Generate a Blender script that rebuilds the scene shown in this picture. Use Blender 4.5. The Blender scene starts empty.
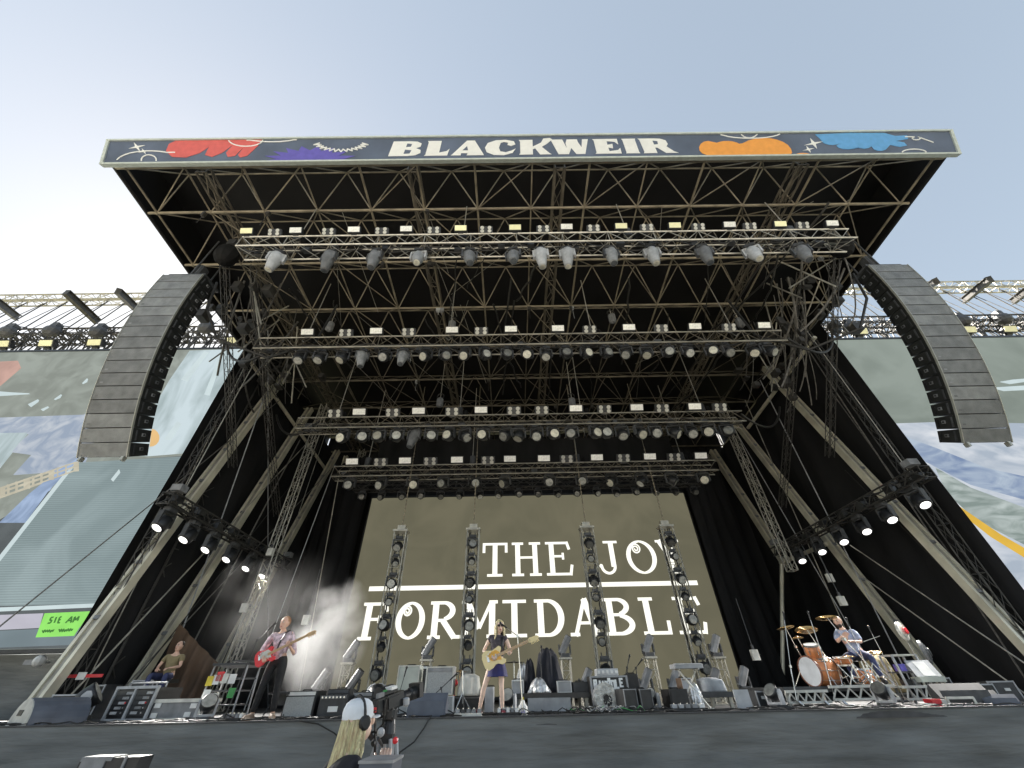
import bpy, bmesh, math, random
from mathutils import Vector, Matrix, Euler
random.seed(7)
S = bpy.context.scene
C = S.collection
PI = math.pi
R = math.radians

# ---------------------------------------------------------------- camera
PITCH, ROLL, YAW, FPX = 0.6795, -0.0203, 0.0076, 382.5
CAM = Vector((-0.9, 0.0, 1.95))
cp, sp, cy_, sy_ = math.cos(PITCH), math.sin(PITCH), math.cos(YAW), math.sin(YAW)
FW = Vector((cp*sy_, cp*cy_, sp)); RT0 = Vector((cy_, -sy_, 0)); UP0 = RT0.cross(FW)
RT = RT0*math.cos(ROLL)+UP0*math.sin(ROLL); UP = -RT0*math.sin(ROLL)+UP0*math.cos(ROLL)
cd = bpy.data.cameras.new('camera'); cam = bpy.data.objects.new('camera', cd); C.objects.link(cam)
cd.sensor_width = 36.0; cd.lens = 36.0*FPX/1024.0; cd.clip_start = 0.05; cd.clip_end = 3000
m3 = Matrix((RT, UP, -FW)).transposed().to_4x4(); m3.translation = CAM
cam.matrix_world = m3
S.camera = cam

# ---------------------------------------------------------------- sky, sun, exposure
SKYG = 0.36
SUN_AZ, SUN_EL = R(-50.0), R(36.0)          # azimuth from +Y (into the stage), negative = left
w = bpy.data.worlds.new('World'); S.world = w; w.use_nodes = True
nt = w.node_tree; nt.nodes.clear()
out = nt.nodes.new('ShaderNodeOutputWorld'); bg = nt.nodes.new('ShaderNodeBackground')
sk = nt.nodes.new('ShaderNodeTexSky'); sk.sky_type = 'NISHITA'; sk.sun_disc = False
sk.sun_elevation = SUN_EL; sk.sun_rotation = SUN_AZ
sk.air_density = 0.9; sk.dust_density = 0.7; sk.ozone_density = 1.3; sk.altitude = 0
bg.inputs['Strength'].default_value = 0.100
gm = nt.nodes.new('ShaderNodeGamma'); gm.inputs[1].default_value = SKYG
nt.links.new(sk.outputs[0], gm.inputs[0]); mxs = nt.nodes.new('ShaderNodeMix'); mxs.data_type = 'RGBA'; mxs.blend_type = 'MULTIPLY'; mxs.inputs[0].default_value = 1; mxs.inputs[7].default_value = (.985, 1.005, 1.0, 1)
nt.links.new(gm.outputs[0], mxs.inputs[6]); nt.links.new(mxs.outputs[2], bg.inputs['Color']); nt.links.new(bg.outputs[0], out.inputs['Surface'])
sl = bpy.data.lights.new('sun', 'SUN'); sl.energy = 5.0; sl.angle = R(0.5); sl.color = (1, .95, .87)
so = bpy.data.objects.new('sun', sl); C.objects.link(so)
sdir = Vector((math.sin(SUN_AZ)*math.cos(SUN_EL), math.cos(SUN_AZ)*math.cos(SUN_EL), math.sin(SUN_EL)))
so.rotation_euler = (-sdir).to_track_quat('-Z', 'Y').to_euler(); so.location = sdir*60
S.view_settings.view_transform = 'Standard'; S.view_settings.look = 'None'
S.view_settings.exposure = 2.4; S.view_settings.gamma = 1.0
EXPO = 2.0**2.4
S.render.resolution_x = 1024; S.render.resolution_y = 768
S.cycles.max_bounces = 6; S.cycles.diffuse_bounces = 4; S.cycles.volume_bounces = 1

def ray(px, py):
    return RT*((px-512)/FPX)+UP*((384-py)/FPX)+FW
def at(px, py, X=None, Y=None, Z=None):
    """point of the place seen at this pixel, on a plane of constant X, Y or Z"""
    d = ray(px, py)
    k = (Y-CAM.y)/d.y if Y is not None else (X-CAM.x)/d.x if X is not None else (Z-CAM.z)/d.z
    return CAM+d*k

# ---------------------------------------------------------------- materials
def srgb(r, g, b):
    f = lambda c: (c/255/12.92) if c/255 <= .04045 else ((c/255+.055)/1.055)**2.4
    return (f(r), f(g), f(b))
MATS = {}
def mat(name, col, rough=.6, metal=0., var=.25, scale=6., bump=0., bscale=40., emit=None, estr=1., stretch=None, spec=.5):
    m = bpy.data.materials.new(name); m.use_nodes = True; n = m.node_tree.nodes; l = m.node_tree.links
    b = n['Principled BSDF']; b.inputs['Roughness'].default_value = rough; b.inputs['Metallic'].default_value = metal
    b.inputs['Specular IOR Level'].default_value = spec
    tc = n.new('ShaderNodeTexCoord'); src = tc.outputs['Object']
    if stretch:
        mp = n.new('ShaderNodeMapping'); mp.inputs['Scale'].default_value = stretch
        l.new(src, mp.inputs[0]); src = mp.outputs[0]
    tx = n.new('ShaderNodeTexNoise'); tx.inputs['Scale'].default_value = scale; tx.inputs['Detail'].default_value = 5
    l.new(src, tx.inputs['Vector'])
    cr = n.new('ShaderNodeValToRGB'); e = cr.color_ramp.elements
    e[0].position = .3; e[1].position = .72
    e[0].color = (*[c*(1-var) for c in col], 1); e[1].color = (*[min(1, c*(1+var)) for c in col], 1)
    l.new(tx.outputs[0], cr.inputs[0]); l.new(cr.outputs[0], b.inputs['Base Color'])
    if bump:
        t2 = n.new('ShaderNodeTexNoise'); t2.inputs['Scale'].default_value = bscale; t2.inputs['Detail'].default_value = 3
        l.new(src, t2.inputs['Vector'])
        bp = n.new('ShaderNodeBump'); bp.inputs['Strength'].default_value = bump; bp.inputs['Distance'].default_value = .05
        l.new(t2.outputs[0], bp.inputs['Height']); l.new(bp.outputs[0], b.inputs['Normal'])
    if emit:
        b.inputs['Emission Color'].default_value = (*emit, 1); b.inputs['Emission Strength'].default_value = estr
    MATS[name] = m
    return m
def emis(name, rgb, var=.1, scale=.8, stretch=None, gain=1.0, bands=None, rgb2=None):
    """a lit LED picture: colour as seen / exposure, broken by noise"""
    col = [c/EXPO*gain for c in srgb(*rgb)]
    m = bpy.data.materials.new(name); m.use_nodes = True; n = m.node_tree.nodes; l = m.node_tree.links
    b = n['Principled BSDF']; b.inputs['Base Color'].default_value = (.006, .006, .006, 1); b.inputs['Roughness'].default_value = .6
    b.inputs['Specular IOR Level'].default_value = .1
    tc = n.new('ShaderNodeTexCoord'); src = tc.outputs['Object']
    if stretch:
        mp = n.new('ShaderNodeMapping'); mp.inputs['Scale'].default_value = stretch[:3]
        if len(stretch) > 3: mp.inputs['Rotation'].default_value = (0, stretch[3], 0)
        l.new(src, mp.inputs[0]); src = mp.outputs[0]
    tx = n.new('ShaderNodeTexNoise'); tx.inputs['Scale'].default_value = scale; tx.inputs['Detail'].default_value = 6
    tx.inputs['Distortion'].default_value = 1.4
    l.new(src, tx.inputs['Vector'])
    cr = n.new('ShaderNodeValToRGB'); e = cr.color_ramp.elements; e[0].position = .38; e[1].position = .64
    c2 = [c/EXPO*gain for c in srgb(*rgb2)] if rgb2 else [c*(1+var) for c in col]
    e[0].color = (*[c*(1-var) for c in col], 1); e[1].color = (*c2, 1)
    l.new(tx.outputs[0], cr.inputs[0])
    res = cr.outputs[0]
    if bands:
        wv = n.new('ShaderNodeTexWave'); wv.wave_type = 'BANDS'; wv.bands_direction = 'Z'
        wv.inputs['Scale'].default_value = bands; wv.inputs['Distortion'].default_value = .6; wv.inputs['Detail Scale'].default_value = 3
        l.new(tc.outputs['Object'], wv.inputs[0])
        mx = n.new('ShaderNodeMix'); mx.data_type = 'RGBA'; mx.blend_type = 'MULTIPLY'; mx.inputs[0].default_value = .22
        l.new(res, mx.inputs[6]); l.new(wv.outputs[0], mx.inputs[7]); res = mx.outputs[2]
    l.new(res, b.inputs['Emission Color']); b.inputs['Emission Strength'].default_value = 1
    MATS[name] = m
    return m
M = MATS
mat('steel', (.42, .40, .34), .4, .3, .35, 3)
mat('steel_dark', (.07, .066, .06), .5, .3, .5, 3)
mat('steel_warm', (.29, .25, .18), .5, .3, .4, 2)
mat('steel_back', (.16, .14, .105), .5, .3, .4, 2)  # darker steel_warm: shaded rear roof rows, also main beams and truss lacing
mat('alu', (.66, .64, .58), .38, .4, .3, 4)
mat('alu_beam', (.74, .70, .56), .45, .25, .25, 1.2)
mat('black_fabric', (.012, .012, .012), .9, 0, .5, 1.2, .5, 1.2, spec=.2)
mat('drape', (.016, .016, .017), .85, 0, .5, .8, .9, 1.6, stretch=(1, 1, .25), spec=.3)
mat('roof_fabric', (.006, .0055, .0055), .6, 0, .5, .5, .6, 1.0, spec=.4)
mat('skirt', (.172, .180, .176), .8, 0, .28, 2.2, .7, 4, stretch=(.3, 1, 2.2), spec=.3)
mat('deck', (.06, .06, .062), .6, 0, .4, 3)
mat('black', (.016, .016, .017), .45, 0, .4, 9)
mat('black_satin', (.022, .023, .025), .35, 0, .4, 5)
mat('dark_grey', (.06, .062, .065), .5, 0, .3, 7)
mat('mid_grey', (.22, .225, .23), .5, 0, .3, 5)
mat('light_grey', (.42, .43, .44), .5, 0, .2, 5)
mat('white', (.78, .78, .75), .5, 0, .12, 6)
mat('offwhite', (.62, .61, .55), .6, 0, .2, 5)
mat('lens', (.10, .11, .12), .12, 0, .3, 4)
mat('lens_white', (.62, .60, .50), .3, 0, .25, 9)
mat('lens_mid', (.35, .35, .32), .15, 0, .35, 9)
mat('flood_white', (.80, .79, .71), .35, 0, .22, 14, emit=(1, .97, .86), estr=.04)
mat('flood_yellow', (.80, .76, .42), .4, 0, .08, 8, emit=(1, .95, .6), estr=.06)
mat('lit', (1, 1, 1), .4, 0, 0, 1, emit=(1, .98, .94), estr=.55)
mat('cloth_grey', (.30, .32, .34), .8, 0, .35, 4)
mat('foil', (.75, .75, .72), .22, .6, .5, 9, .8, 14)
mat('pa_grille', (.20, .205, .20), .40, .1, .3, 3.5, .5, 70, spec=.8)
mat('pa_side', (.018, .019, .018), .5, 0, .3, 6)
mat('pa_trim', (.45, .45, .40), .4, .4, .1)
mat('wood_drum', (.58, .22, .085), .28, 0, .3, 7, stretch=(1, 1, .2))
mat('drum_hoop', (.20, .07, .035), .35, 0, .3, 7)
mat('drum_skin', (.66, .68, .70), .5, 0, .2, 3)
mat('chrome', (.70, .70, .68), .18, .9, .15, 8)
mat('brass', (.62, .42, .20), .25, .85, .25, 10)
mat('cable', (.025, .024, .022), .5, 0, .4, 8)
mat('cable_grey', (.16, .15, .135), .5, 0, .4, 8)
mat('skin', (.72, .46, .34), .5, 0, .12, 12)
mat('skin_pale', (.80, .58, .46), .5, 0, .12, 12)
mat('lips', (.42, .13, .11), .5, 0, .1)
mat('eye', (.03, .02, .02), .3, 0, .1)
mat('hair_blonde', (.92, .66, .38), .5, 0, .45, 14, .8, 30, stretch=(6, 6, .6))
mat('hair_ginger', (.40, .20, .10), .6, 0, .3, 20)
mat('hair_dark', (.035, .022, .016), .6, 0, .3, 20)
mat('shirt_print', (.72, .50, .55), .75, 0, .62, 16, .6, 14)
mat('shirt_blue', (.38, .44, .60), .8, 0, .25, 10, .7, 12)
mat('shirt_olive', (.26, .21, .11), .8, 0, .2, 8)
mat('tee_black', (.014, .015, .022), .85, 0, .5, 3, .4, 8)
mat('trouser_black', (.012, .012, .013), .8, 0, .5, 6, .7, 10)
mat('denim', (.05, .06, .14), .85, 0, .3, 8)
mat('skirt_navy', (.025, .025, .13), .7, 0, .4, 6)
mat('lace_top', (.06, .05, .06), .7, 0, .7, 30)
mat('shoe_red', (.20, .035, .05), .4, 0, .2)
mat('shoe_brown', (.30, .22, .16), .5, 0, .2)
mat('cap_white', (.72, .76, .80), .7, 0, .12, 10)
mat('red', (.70, .03, .04), .35, 0, .15)
mat('cream', (.85, .70, .36), .3, 0, .06)
mat('amber', (.80, .42, .06), .35, 0, .25, 5)
mat('maple', (.60, .40, .20), .4, 0, .2, 6)
mat('blue', (.04, .16, .55), .6, 0, .2)
mat('green', (.06, .30, .08), .6, 0, .2)
mat('yellow', (.7, .55, .05), .6, 0, .2)
mat('amp_face', (.40, .41, .40), .8, 0, .2, 60)
mat('cab_pale', (.50, .53, .47), .7, 0, .1, 5)
mat('cab_blue', (.10, .115, .145), .6, 0, .2, 4)
mat('tarp_brown', (.15, .095, .06), .8, 0, .5, 1.2, .7, 3, stretch=(1, 1, .3))
mat('hide', (.70, .69, .64), .9, 0, .35, 12, 1., 30)
mat('letter', (.85, .86, .84), .6, 0, .04)
mat('banner_navy', (.105, .135, .20), .7, 0, .2, .9, .5, 1.2)
mat('banner_red', (.66, .13, .12), .7, 0, .08)
mat('banner_purple', (.13, .11, .46), .7, 0, .1)
mat('banner_orange', (.85, .36, .07), .7, 0, .06)
mat('banner_blue', (.13, .38, .72), .7, 0, .08)
mat('banner_trim', (.55, .60, .55), .5, .1, .12)
mat('grass', (.13, .13, .07), .95, 0, .35, .4, .6, 3)
mat('gravel', (.34, .31, .27), .95, 0, .3, 1.5, .4, 12)

def tone(name, lo, hi):
    m = MATS[name]; n = m.node_tree.nodes; l = m.node_tree.links; b = n['Principled BSDF']; src = b.inputs['Base Color'].links[0].from_socket
    oi_ = n.new('ShaderNodeObjectInfo'); mr = n.new('ShaderNodeMapRange'); mr.inputs['To Min'].default_value = lo; mr.inputs['To Max'].default_value = hi
    l.new(oi_.outputs['Random'], mr.inputs['Value']); mx = n.new('ShaderNodeVectorMath'); mx.operation = 'SCALE'
    l.new(src, mx.inputs[0]); l.new(mr.outputs[0], mx.inputs['Scale']); l.new(mx.outputs[0], b.inputs['Base Color'])
for _n, _a, _b in (('pa_grille', .8, 1.2), ('lens_mid', .35, 1.5), ('lens_white', .5, 1.25), ('flood_white', .75, 1.1), ('flood_yellow', .7, 1.1), ('light_grey', .7, 1.2), ('mid_grey', .6, 1.25), ('dark_grey', .6, 1.4), ('steel', .75, 1.15), ('cable_grey', .5, 1.3)): tone(_n, _a, _b)

# ---------------------------------------------------------------- builders
WM = {}
def wmat(o):
    return WM.get(o.name, Matrix.Identity(4))
class MB:
    def __init__(s): s.v = []; s.f = []; s.m = []; s.mats = []; s.cur = 0; s.sm = []; s.smooth = False
    def use(s, name):
        if name not in s.mats: s.mats.append(name)
        s.cur = s.mats.index(name); return s
    def add(s, vs, fs, T=None):
        b = len(s.v); s.v += [(T @ Vector(p)) if T is not None else Vector(p) for p in vs]
        for f in fs: s.f.append(tuple(i+b for i in f)); s.m.append(s.cur); s.sm.append(s.smooth)
        return s
    def box(s, c, d, T=None, taper=1.0, tapery=None, bev=0):
        x, y, z = d[0]/2, d[1]/2, d[2]/2; ty = taper if tapery is None else tapery
        if bev > 0:
            e = min(bev, x*.9, y*.9)
            vs = []
            for zz, t in ((-z, 1), (z, taper)):
                for (a, b_) in ((x-e, y), (x, y-e), (x, -y+e), (x-e, -y), (-x+e, -y), (-x, -y+e), (-x, y-e), (-x+e, y)):
                    vs.append((c[0]+a*t, c[1]+b_*(ty if zz > 0 else 1), c[2]+zz))
            fs = [tuple(range(8)), tuple(range(15, 7, -1))]+[(i+8, (i+1) % 8+8, (i+1) % 8, i) for i in range(8)]
            return s.add(vs, fs, T)
        vs = [(c[0]+a*(taper if k > 0 else 1)*x, c[1]+b_*(ty if k > 0 else 1)*y, c[2]+k*z) for k in (-1, 1) for b_ in (-1, 1) for a in (-1, 1)]
        return s.add(vs, [(0, 2, 3, 1), (4, 5, 7, 6), (0, 1, 5, 4), (2, 6, 7, 3), (0, 4, 6, 2), (1, 3, 7, 5)], T)
    def tube(s, p, q, r, n=6, r2=None, T=None):
        p = Vector(p); q = Vector(q); d = q-p
        if d.length < 1e-6: return s
        d.normalize(); u = d.orthogonal().normalized(); w_ = d.cross(u); r2 = r if r2 is None else r2
        vs = []
        for c, rr in ((p, r), (q, r2)):
            for i in range(n):
                a = 2*PI*i/n; vs.append(c+(u*math.cos(a)+w_*math.sin(a))*rr)
        fs = [(i, (i+1) % n, (i+1) % n+n, i+n) for i in range(n)]+[tuple(range(n-1, -1, -1)), tuple(range(n, 2*n))]
        return s.add(vs, fs, T)
    def path(s, pts, r, n=6, T=None):
        pts = [Vector(p) for p in pts]; rs = r if isinstance(r, (list, tuple)) else [r]*len(pts)
        vs = []; u = None
        for i, p in enumerate(pts):
            d = (pts[min(i+1, len(pts)-1)]-pts[max(i-1, 0)]).normalized()
            u = d.orthogonal().normalized() if u is None else (u-d*u.dot(d)).normalized()
            w_ = d.cross(u)
            for k in range(n):
                a = 2*PI*k/n; vs.append(p+(u*math.cos(a)+w_*math.sin(a))*rs[i])
        fs = []
        for i in range(len(pts)-1):
            for k in range(n):
                fs.append((i*n+k, i*n+(k+1) % n, (i+1)*n+(k+1) % n, (i+1)*n+k))
        L = (len(pts)-1)*n
        fs += [tuple(range(n-1, -1, -1)), tuple(range(L, L+n))]
        return s.add(vs, fs, T)
    def lathe(s, prof, n=16, T=None, axis='Z', caps=True):
        vs = []
        for r, z in prof:
            for i in range(n):
                a = 2*PI*i/n; x, y = r*math.cos(a), r*math.sin(a)
                vs.append((x, y, z) if axis == 'Z' else (x, z, y) if axis == 'Y' else (z, x, y))
        fs = [(j*n+i, j*n+(i+1) % n, (j+1)*n+(i+1) % n, (j+1)*n+i) for j in range(len(prof)-1) for i in range(n)]
        if caps: fs += [tuple(range(n-1, -1, -1)), tuple(range((len(prof)-1)*n, len(prof)*n))]
        return s.add(vs, fs, T)
    def sphere(s, c, r, T=None, n=14, k=9):
        rx, ry, rz = r if isinstance(r, (tuple, list)) else (r, r, r)
        vs = [(c[0], c[1], c[2]-rz)]
        for j in range(1, k):
            b = -PI/2+PI*j/k
            for i in range(n):
                a = 2*PI*i/n; vs.append((c[0]+rx*math.cos(b)*math.cos(a), c[1]+ry*math.cos(b)*math.sin(a), c[2]+rz*math.sin(b)))
        vs.append((c[0], c[1], c[2]+rz)); L = len(vs)-1
        fs = [(0, 1+(i+1) % n, 1+i) for i in range(n)]
        for j in range(k-2):
            for i in range(n): fs.append((1+j*n+i, 1+j*n+(i+1) % n, 1+(j+1)*n+(i+1) % n, 1+(j+1)*n+i))
        b0 = 1+(k-2)*n
        fs += [(b0+i, b0+(i+1) % n, L) for i in range(n)]
        return s.add(vs, fs, T)
    def prism(s, poly, y0, y1, T=None):
        """poly in X,Z extruded along Y from y0 to y1"""
        n = len(poly)
        vs = [(x, y0, z) for x, z in poly]+[(x, y1, z) for x, z in poly]
        fs = [tuple(range(n)), tuple(range(2*n-1, n-1, -1))]+[(i, i+n, (i+1) % n+n, (i+1) % n) for i in range(n)]
        return s.add(vs, fs, T)
    def build(s, name, m=None, parent=None, label=None, local=False, origin=None):
        me = bpy.data.meshes.new(name); o = bpy.data.objects.new(name, me); C.objects.link(o)
        if parent is not None:
            inv = Matrix.Identity(4) if local else wmat(parent).inverted()
            vs = [inv @ p for p in s.v]; o.parent = parent
            WM[o.name] = wmat(parent).copy()
            if origin is not None:
                og = Vector(origin) if local else inv @ Vector(origin)
                vs = [p-og for p in vs]; o.location = og; WM[o.name] = wmat(parent) @ Matrix.Translation(og)
        else:
            if local: og = Vector((0, 0, 0))
            elif origin is not None: og = Vector(origin)
            else:
                xs = [p.x for p in s.v]; ys = [p.y for p in s.v]; zs = [p.z for p in s.v]
                og = Vector(((min(xs)+max(xs))/2, (min(ys)+max(ys))/2, min(zs)))
            vs = [p-og for p in s.v]; o.location = og; WM[o.name] = Matrix.Translation(og)
        me.from_pydata([tuple(p) for p in vs], [], s.f)
        names = s.mats if s.mats else [m]
        for k in names: me.materials.append(M[k])
        for i, p in enumerate(me.polygons):
            p.material_index = s.m[i] if s.mats else 0; p.use_smooth = s.sm[i]
        me.validate(); 
        bm = bmesh.new(); bm.from_mesh(me); bmesh.ops.recalc_face_normals(bm, faces=bm.faces); bm.to_mesh(me); bm.free()
        if label: o['label'] = label
        return o
def tag(o, label, cat=None, group=None, kind=None):
    if label: o['label'] = label
    if cat: o['category'] = cat
    if group: o['group'] = group
    if kind: o['kind'] = kind
    return o
def thing(name, label, cat, loc=(0, 0, 0), rot=0, group=None):
    o = bpy.data.objects.new(name, None); C.objects.link(o); o.location = loc
    e = rot if isinstance(rot, (tuple, list)) else (0, 0, rot)
    o.rotation_euler = e; o.empty_display_size = .2
    WM[o.name] = Matrix.Translation(Vector(loc)) @ Euler(e).to_matrix().to_4x4()
    return tag(o, label, cat, group)
def copy_tree(o, parent=None):
    c = o.copy(); C.objects.link(c); c.parent = parent
    for ch in list(o.children): copy_tree(ch, c)
    return c
def place(proto, loc, rot, label, group, first, head=None):
    o = proto if first else copy_tree(proto)
    o.location = loc; o.rotation_euler = rot if isinstance(rot, (tuple, list)) else (0, 0, rot)
    o['label'] = label
    if group: o['group'] = group
    if head is not None:
        for ch in o.children:
            if ch.name.split('.')[0] == 'lamp_head': ch.rotation_euler = head
    return o
ORD = 'first second third fourth fifth sixth seventh eighth ninth tenth eleventh twelfth thirteenth fourteenth fifteenth sixteenth seventeenth eighteenth nineteenth twentieth twenty-first twenty-second twenty-third twenty-fourth twenty-fifth twenty-sixth'.split()
def nth(i, n):
    return 'leftmost' if i == 0 else 'rightmost' if i == n-1 else ORD[i]
def lattice(mb, a, b, w, h, r=.025, rd=.014, step=None, n=5, sideways=None, mc=None, ml=None):
    """box truss from a to b: four chords, zigzag lacing on each side"""
    a = Vector(a); b = Vector(b); d = (b-a); L = d.length; d.normalize()
    u = Vector(sideways) if sideways else Vector((0, 0, 1)).cross(d)
    if u.length < 1e-3: u = Vector((1, 0, 0))
    u = (u-d*u.dot(d)).normalized(); v = d.cross(u).normalized()
    cor = [u*(sx*w/2)+v*(sz*h/2) for sx, sz in ((-1, -1), (1, -1), (1, 1), (-1, 1))]
    if mc: mb.use(mc)
    for c in cor: mb.tube(a+c, b+c, r, n)
    if ml: mb.use(ml)
    step = step or max(w, h); k = max(2, int(round(L/step)))
    for i in range(k):
        p = a+d*(L*i/k); q = a+d*(L*(i+1)/k); mid = (p+q)/2
        for j in range(4):
            c0, c1 = cor[j], cor[(j+1) % 4]
            if i % 2: c0, c1 = c1, c0
            mb.tube(p+c0, q+c1, rd, 4)
        if i % 3 == 0:
            for j in range(4): mb.tube(p+cor[j], p+cor[(j+1) % 4], rd, 4)
    return mb
def sag(a, b, drop, n=10):
    a = Vector(a); b = Vector(b)
    return [a.lerp(b, i/n)-Vector((0, 0, drop*4*(i/n)*(1-i/n))) for i in range(n+1)]
DZ = 1.6                                    # height of the stage deck

# ---------------------------------------------------------------- ground
g = MB(); g.add([(-900, -900, 0), (900, -900, 0), (900, 900, 0), (-900, 900, 0)], [(0, 1, 2, 3)])
tag(g.build('ground', 'grass'), 'dry trampled grass field around the stage', kind='structure')
g = MB(); g.add([(-40, -60, .004), (40, -60, .004), (40, 9.4, .004), (-40, 9.4, .004)], [(0, 1, 2, 3)])
tag(g.build('path', 'gravel'), 'pale trackway laid in front of the stage', kind='structure')
# ---------------------------------------------------------------- stage platform
st = thing('stage_platform', 'raised stage deck with a grey fabric skirt along its front edge', 'stage', (0, 9.5, 0))
d = MB()
d.box((-1.5, 10.35, DZ-.06), (21.5, 1.7, .12)); d.box((0, 18.2, DZ-.061), (34, 14, .12))
d.build('deck', 'deck', st)
f = MB(); f.smooth = True                  # skirt: wrinkled cloth sheet, thickness by two layers
nx, nz = 150, 10
x0, x1 = -12.4, 8.9
vs = []; rr = random.Random(3)
dents = [(x0+rr.random()*(x1-x0), .3+rr.random()*.9, .08+rr.random()*.2, .05+rr.random()*.06) for _ in range(34)]
def dent(x, z):
    y = .022*math.sin(x*1.7+z*2)+.006*math.sin(x*5.1-z*7)
    for dx, dz, rad, amp in dents:
        q = ((x-dx)/(rad*2.4))**2+((z-dz)/rad)**2
        y += amp*math.exp(-q)*(.6+.8*math.sin((z-dz)*30))
    return y
for j in range(nz+1):
    for i in range(nx+1):
        x = x0+(x1-x0)*i/nx; z = (DZ-.004)*j/nz
        vs.append((x, 9.485+dent(x, z)*(1 if j < nz else .2), z))
f.add(vs, [(j*(nx+1)+i, j*(nx+1)+i+1, (j+1)*(nx+1)+i+1, (j+1)*(nx+1)+i) for j in range(nz) for i in range(nx)])
f.smooth = False
f.box((x1-.02, 10.35, .79), (.03, 1.7, 1.57)); f.box((12.9, 11.19, .79), (8.2, .03, 1.57)); f.box((-14.8, 11.19, .79), (4.9, .03, 1.57))
f.build('skirt', 'skirt', st)
e = MB(); e.box((-1.5, 9.50, DZ+.012), (21.3, .07, .02)); e.build('edge_strip', 'dark_grey', st)

# ---------------------------------------------------------------- roof
HW = 14.35                                  # half width
def rz(y): return 16.23-(y-5.5)*.057        # underside slopes gently to the back
roof = thing('stage_roof', 'large dark stage roof carried by a lattice of pale steel tubes', 'stage roof', (0, 14, 0))
c = MB(); yf, yb, th = 5.45, 24.6, 1.75; HC = HW+.12
c.add([(-HC, yf, rz(yf)+th-.01), (HC, yf, rz(yf)+th-.01), (HC, yb, rz(yb)+th-.01), (-HC, yb, rz(yb)+th-.01),
       (-HC, yf, rz(yf)+th+.05), (HC, yf, rz(yf)+th+.05), (HC, yb, rz(yb)+th+.05), (-HC, yb, rz(yb)+th+.05)],
      [(0, 3, 2, 1), (4, 5, 6, 7), (0, 1, 5, 4), (2, 3, 7, 6), (0, 4, 7, 3), (1, 2, 6, 5)])
c.build('canopy', 'roof_fabric', roof)
for sx in (-1, 1):
    c = MB(); x = sx*(HW+.02)
    c.add([(x, yf, rz(yf)), (x, yb, rz(yb)), (x, yb, rz(yb)+th), (x, yf, rz(yf)+th),
           (x+.04*sx, yf, rz(yf)), (x+.04*sx, yb, rz(yb)), (x+.04*sx, yb, rz(yb)+th), (x+.04*sx, yf, rz(yf)+th)],
          [(0, 1, 2, 3), (4, 5, 6, 7), (0, 1, 5, 4), (3, 2, 6, 7), (0, 3, 7, 4), (1, 2, 6, 5)])
    c.tube((x, yf, rz(yf)), (x, yb, rz(yb)), .07, 6)
    c.build('side_panel', 'roof_fabric', roof)
rows = [5.5, 7.05, 9.2, 11.55, 14.0, 16.4, 18.8, 21.2, 23.6]
xs = [-14+2*i for i in range(15)]
rnd = random.Random(5)
for ri, y in enumerate(rows):
    b = MB(); b.tube((-HW, y, rz(y)), (HW, y, rz(y)), .052 if ri else .06, 7)
    if ri < len(rows)-1:
        y2 = rows[ri+1]; ym = (y+y2)/2; zt = rz(ym)+1.35
        b.tube((-13, ym, zt), (13, ym, zt), .03, 6)
        for x in xs[:-1]:
            m_ = (x+1, ym, zt)
            for q in ((x, y, rz(y)), (x+2, y, rz(y)), (x, y2, rz(y2)), (x+2, y2, rz(y2))): b.tube(q, m_, .025, 5)
        for x in xs:
            b.tube((x, y, rz(y)), (x, y2, rz(y2)), .042 if int(x/2) % 2 else .028, 5)
        for x in xs: b.sphere((x, y, rz(y)), .085, n=6, k=4)
        for x in xs[1:-1:2]:
            b.tube((x, y, rz(y)), (x+(2 if (ri+int(x)) % 4 else -2), y2, rz(y2)), .022, 4)
    b.build('rafter_frame', 'steel_warm' if ri < 4 else 'steel_back', roof)  # rear rows darker: shade deep under the roof put into the steel colour
# longitudinal main beams: pairs of heavy tubes running back
for x in (-11.6, -4.2, 1.0, 9.6):
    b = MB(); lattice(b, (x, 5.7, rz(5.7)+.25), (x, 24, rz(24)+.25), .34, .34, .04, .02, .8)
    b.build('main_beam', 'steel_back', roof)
rq = random.Random(77)
for k in range(22):                         # dark cable runs sagging under the roof grid
    b = MB(); x = rq.uniform(-12.5, 12.5); ya = rq.uniform(6.5, 15); yb_ = ya+rq.uniform(2.5, 7); xo = x+rq.uniform(-1.8, 1.8)
    b.path([Vector(p)+Vector((rq.uniform(-.05, .05), 0, rq.uniform(-.06, .06))) for p in sag((x, ya, rz(ya)-.05), (xo, yb_, rz(yb_)-.05), rq.uniform(.1, .55), 14)], rq.choice((.02, .03, .045)), 5)
    b.build('cable_run', 'cable', roof)
for k in range(26):                         # thin bracing wires
    b = MB(); x = rq.uniform(-12.5, 12.5); ya = rq.choice(rows[1:-2]); b.tube((x, ya, rz(ya)+rq.uniform(-.1, .6)), (x+rq.uniform(-3, 3), ya+rq.choice((2.3, 4.6)), rz(ya)+rq.uniform(-.9, 1.0)), .011, 4)
    b.build('bracing_wire', 'steel', roof)
for k in range(34):                         # short hanging hardware: shackles and clamps on the grid
    b = MB(); x = rq.choice(xs)+rq.uniform(-.2, .2); y = rq.choice(rows[1:-1]); z = rz(y)-.08; b.box((x, y, z-.08), (rq.uniform(.08, .2), .12, rq.uniform(.12, .3))); b.tube((x, y, z), (x+.02, y, z-rq.uniform(.3, 1.0)), .012, 4)
    b.build('grid_clamp', 'steel_dark' if k % 3 else 'light_grey', roof)
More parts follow.
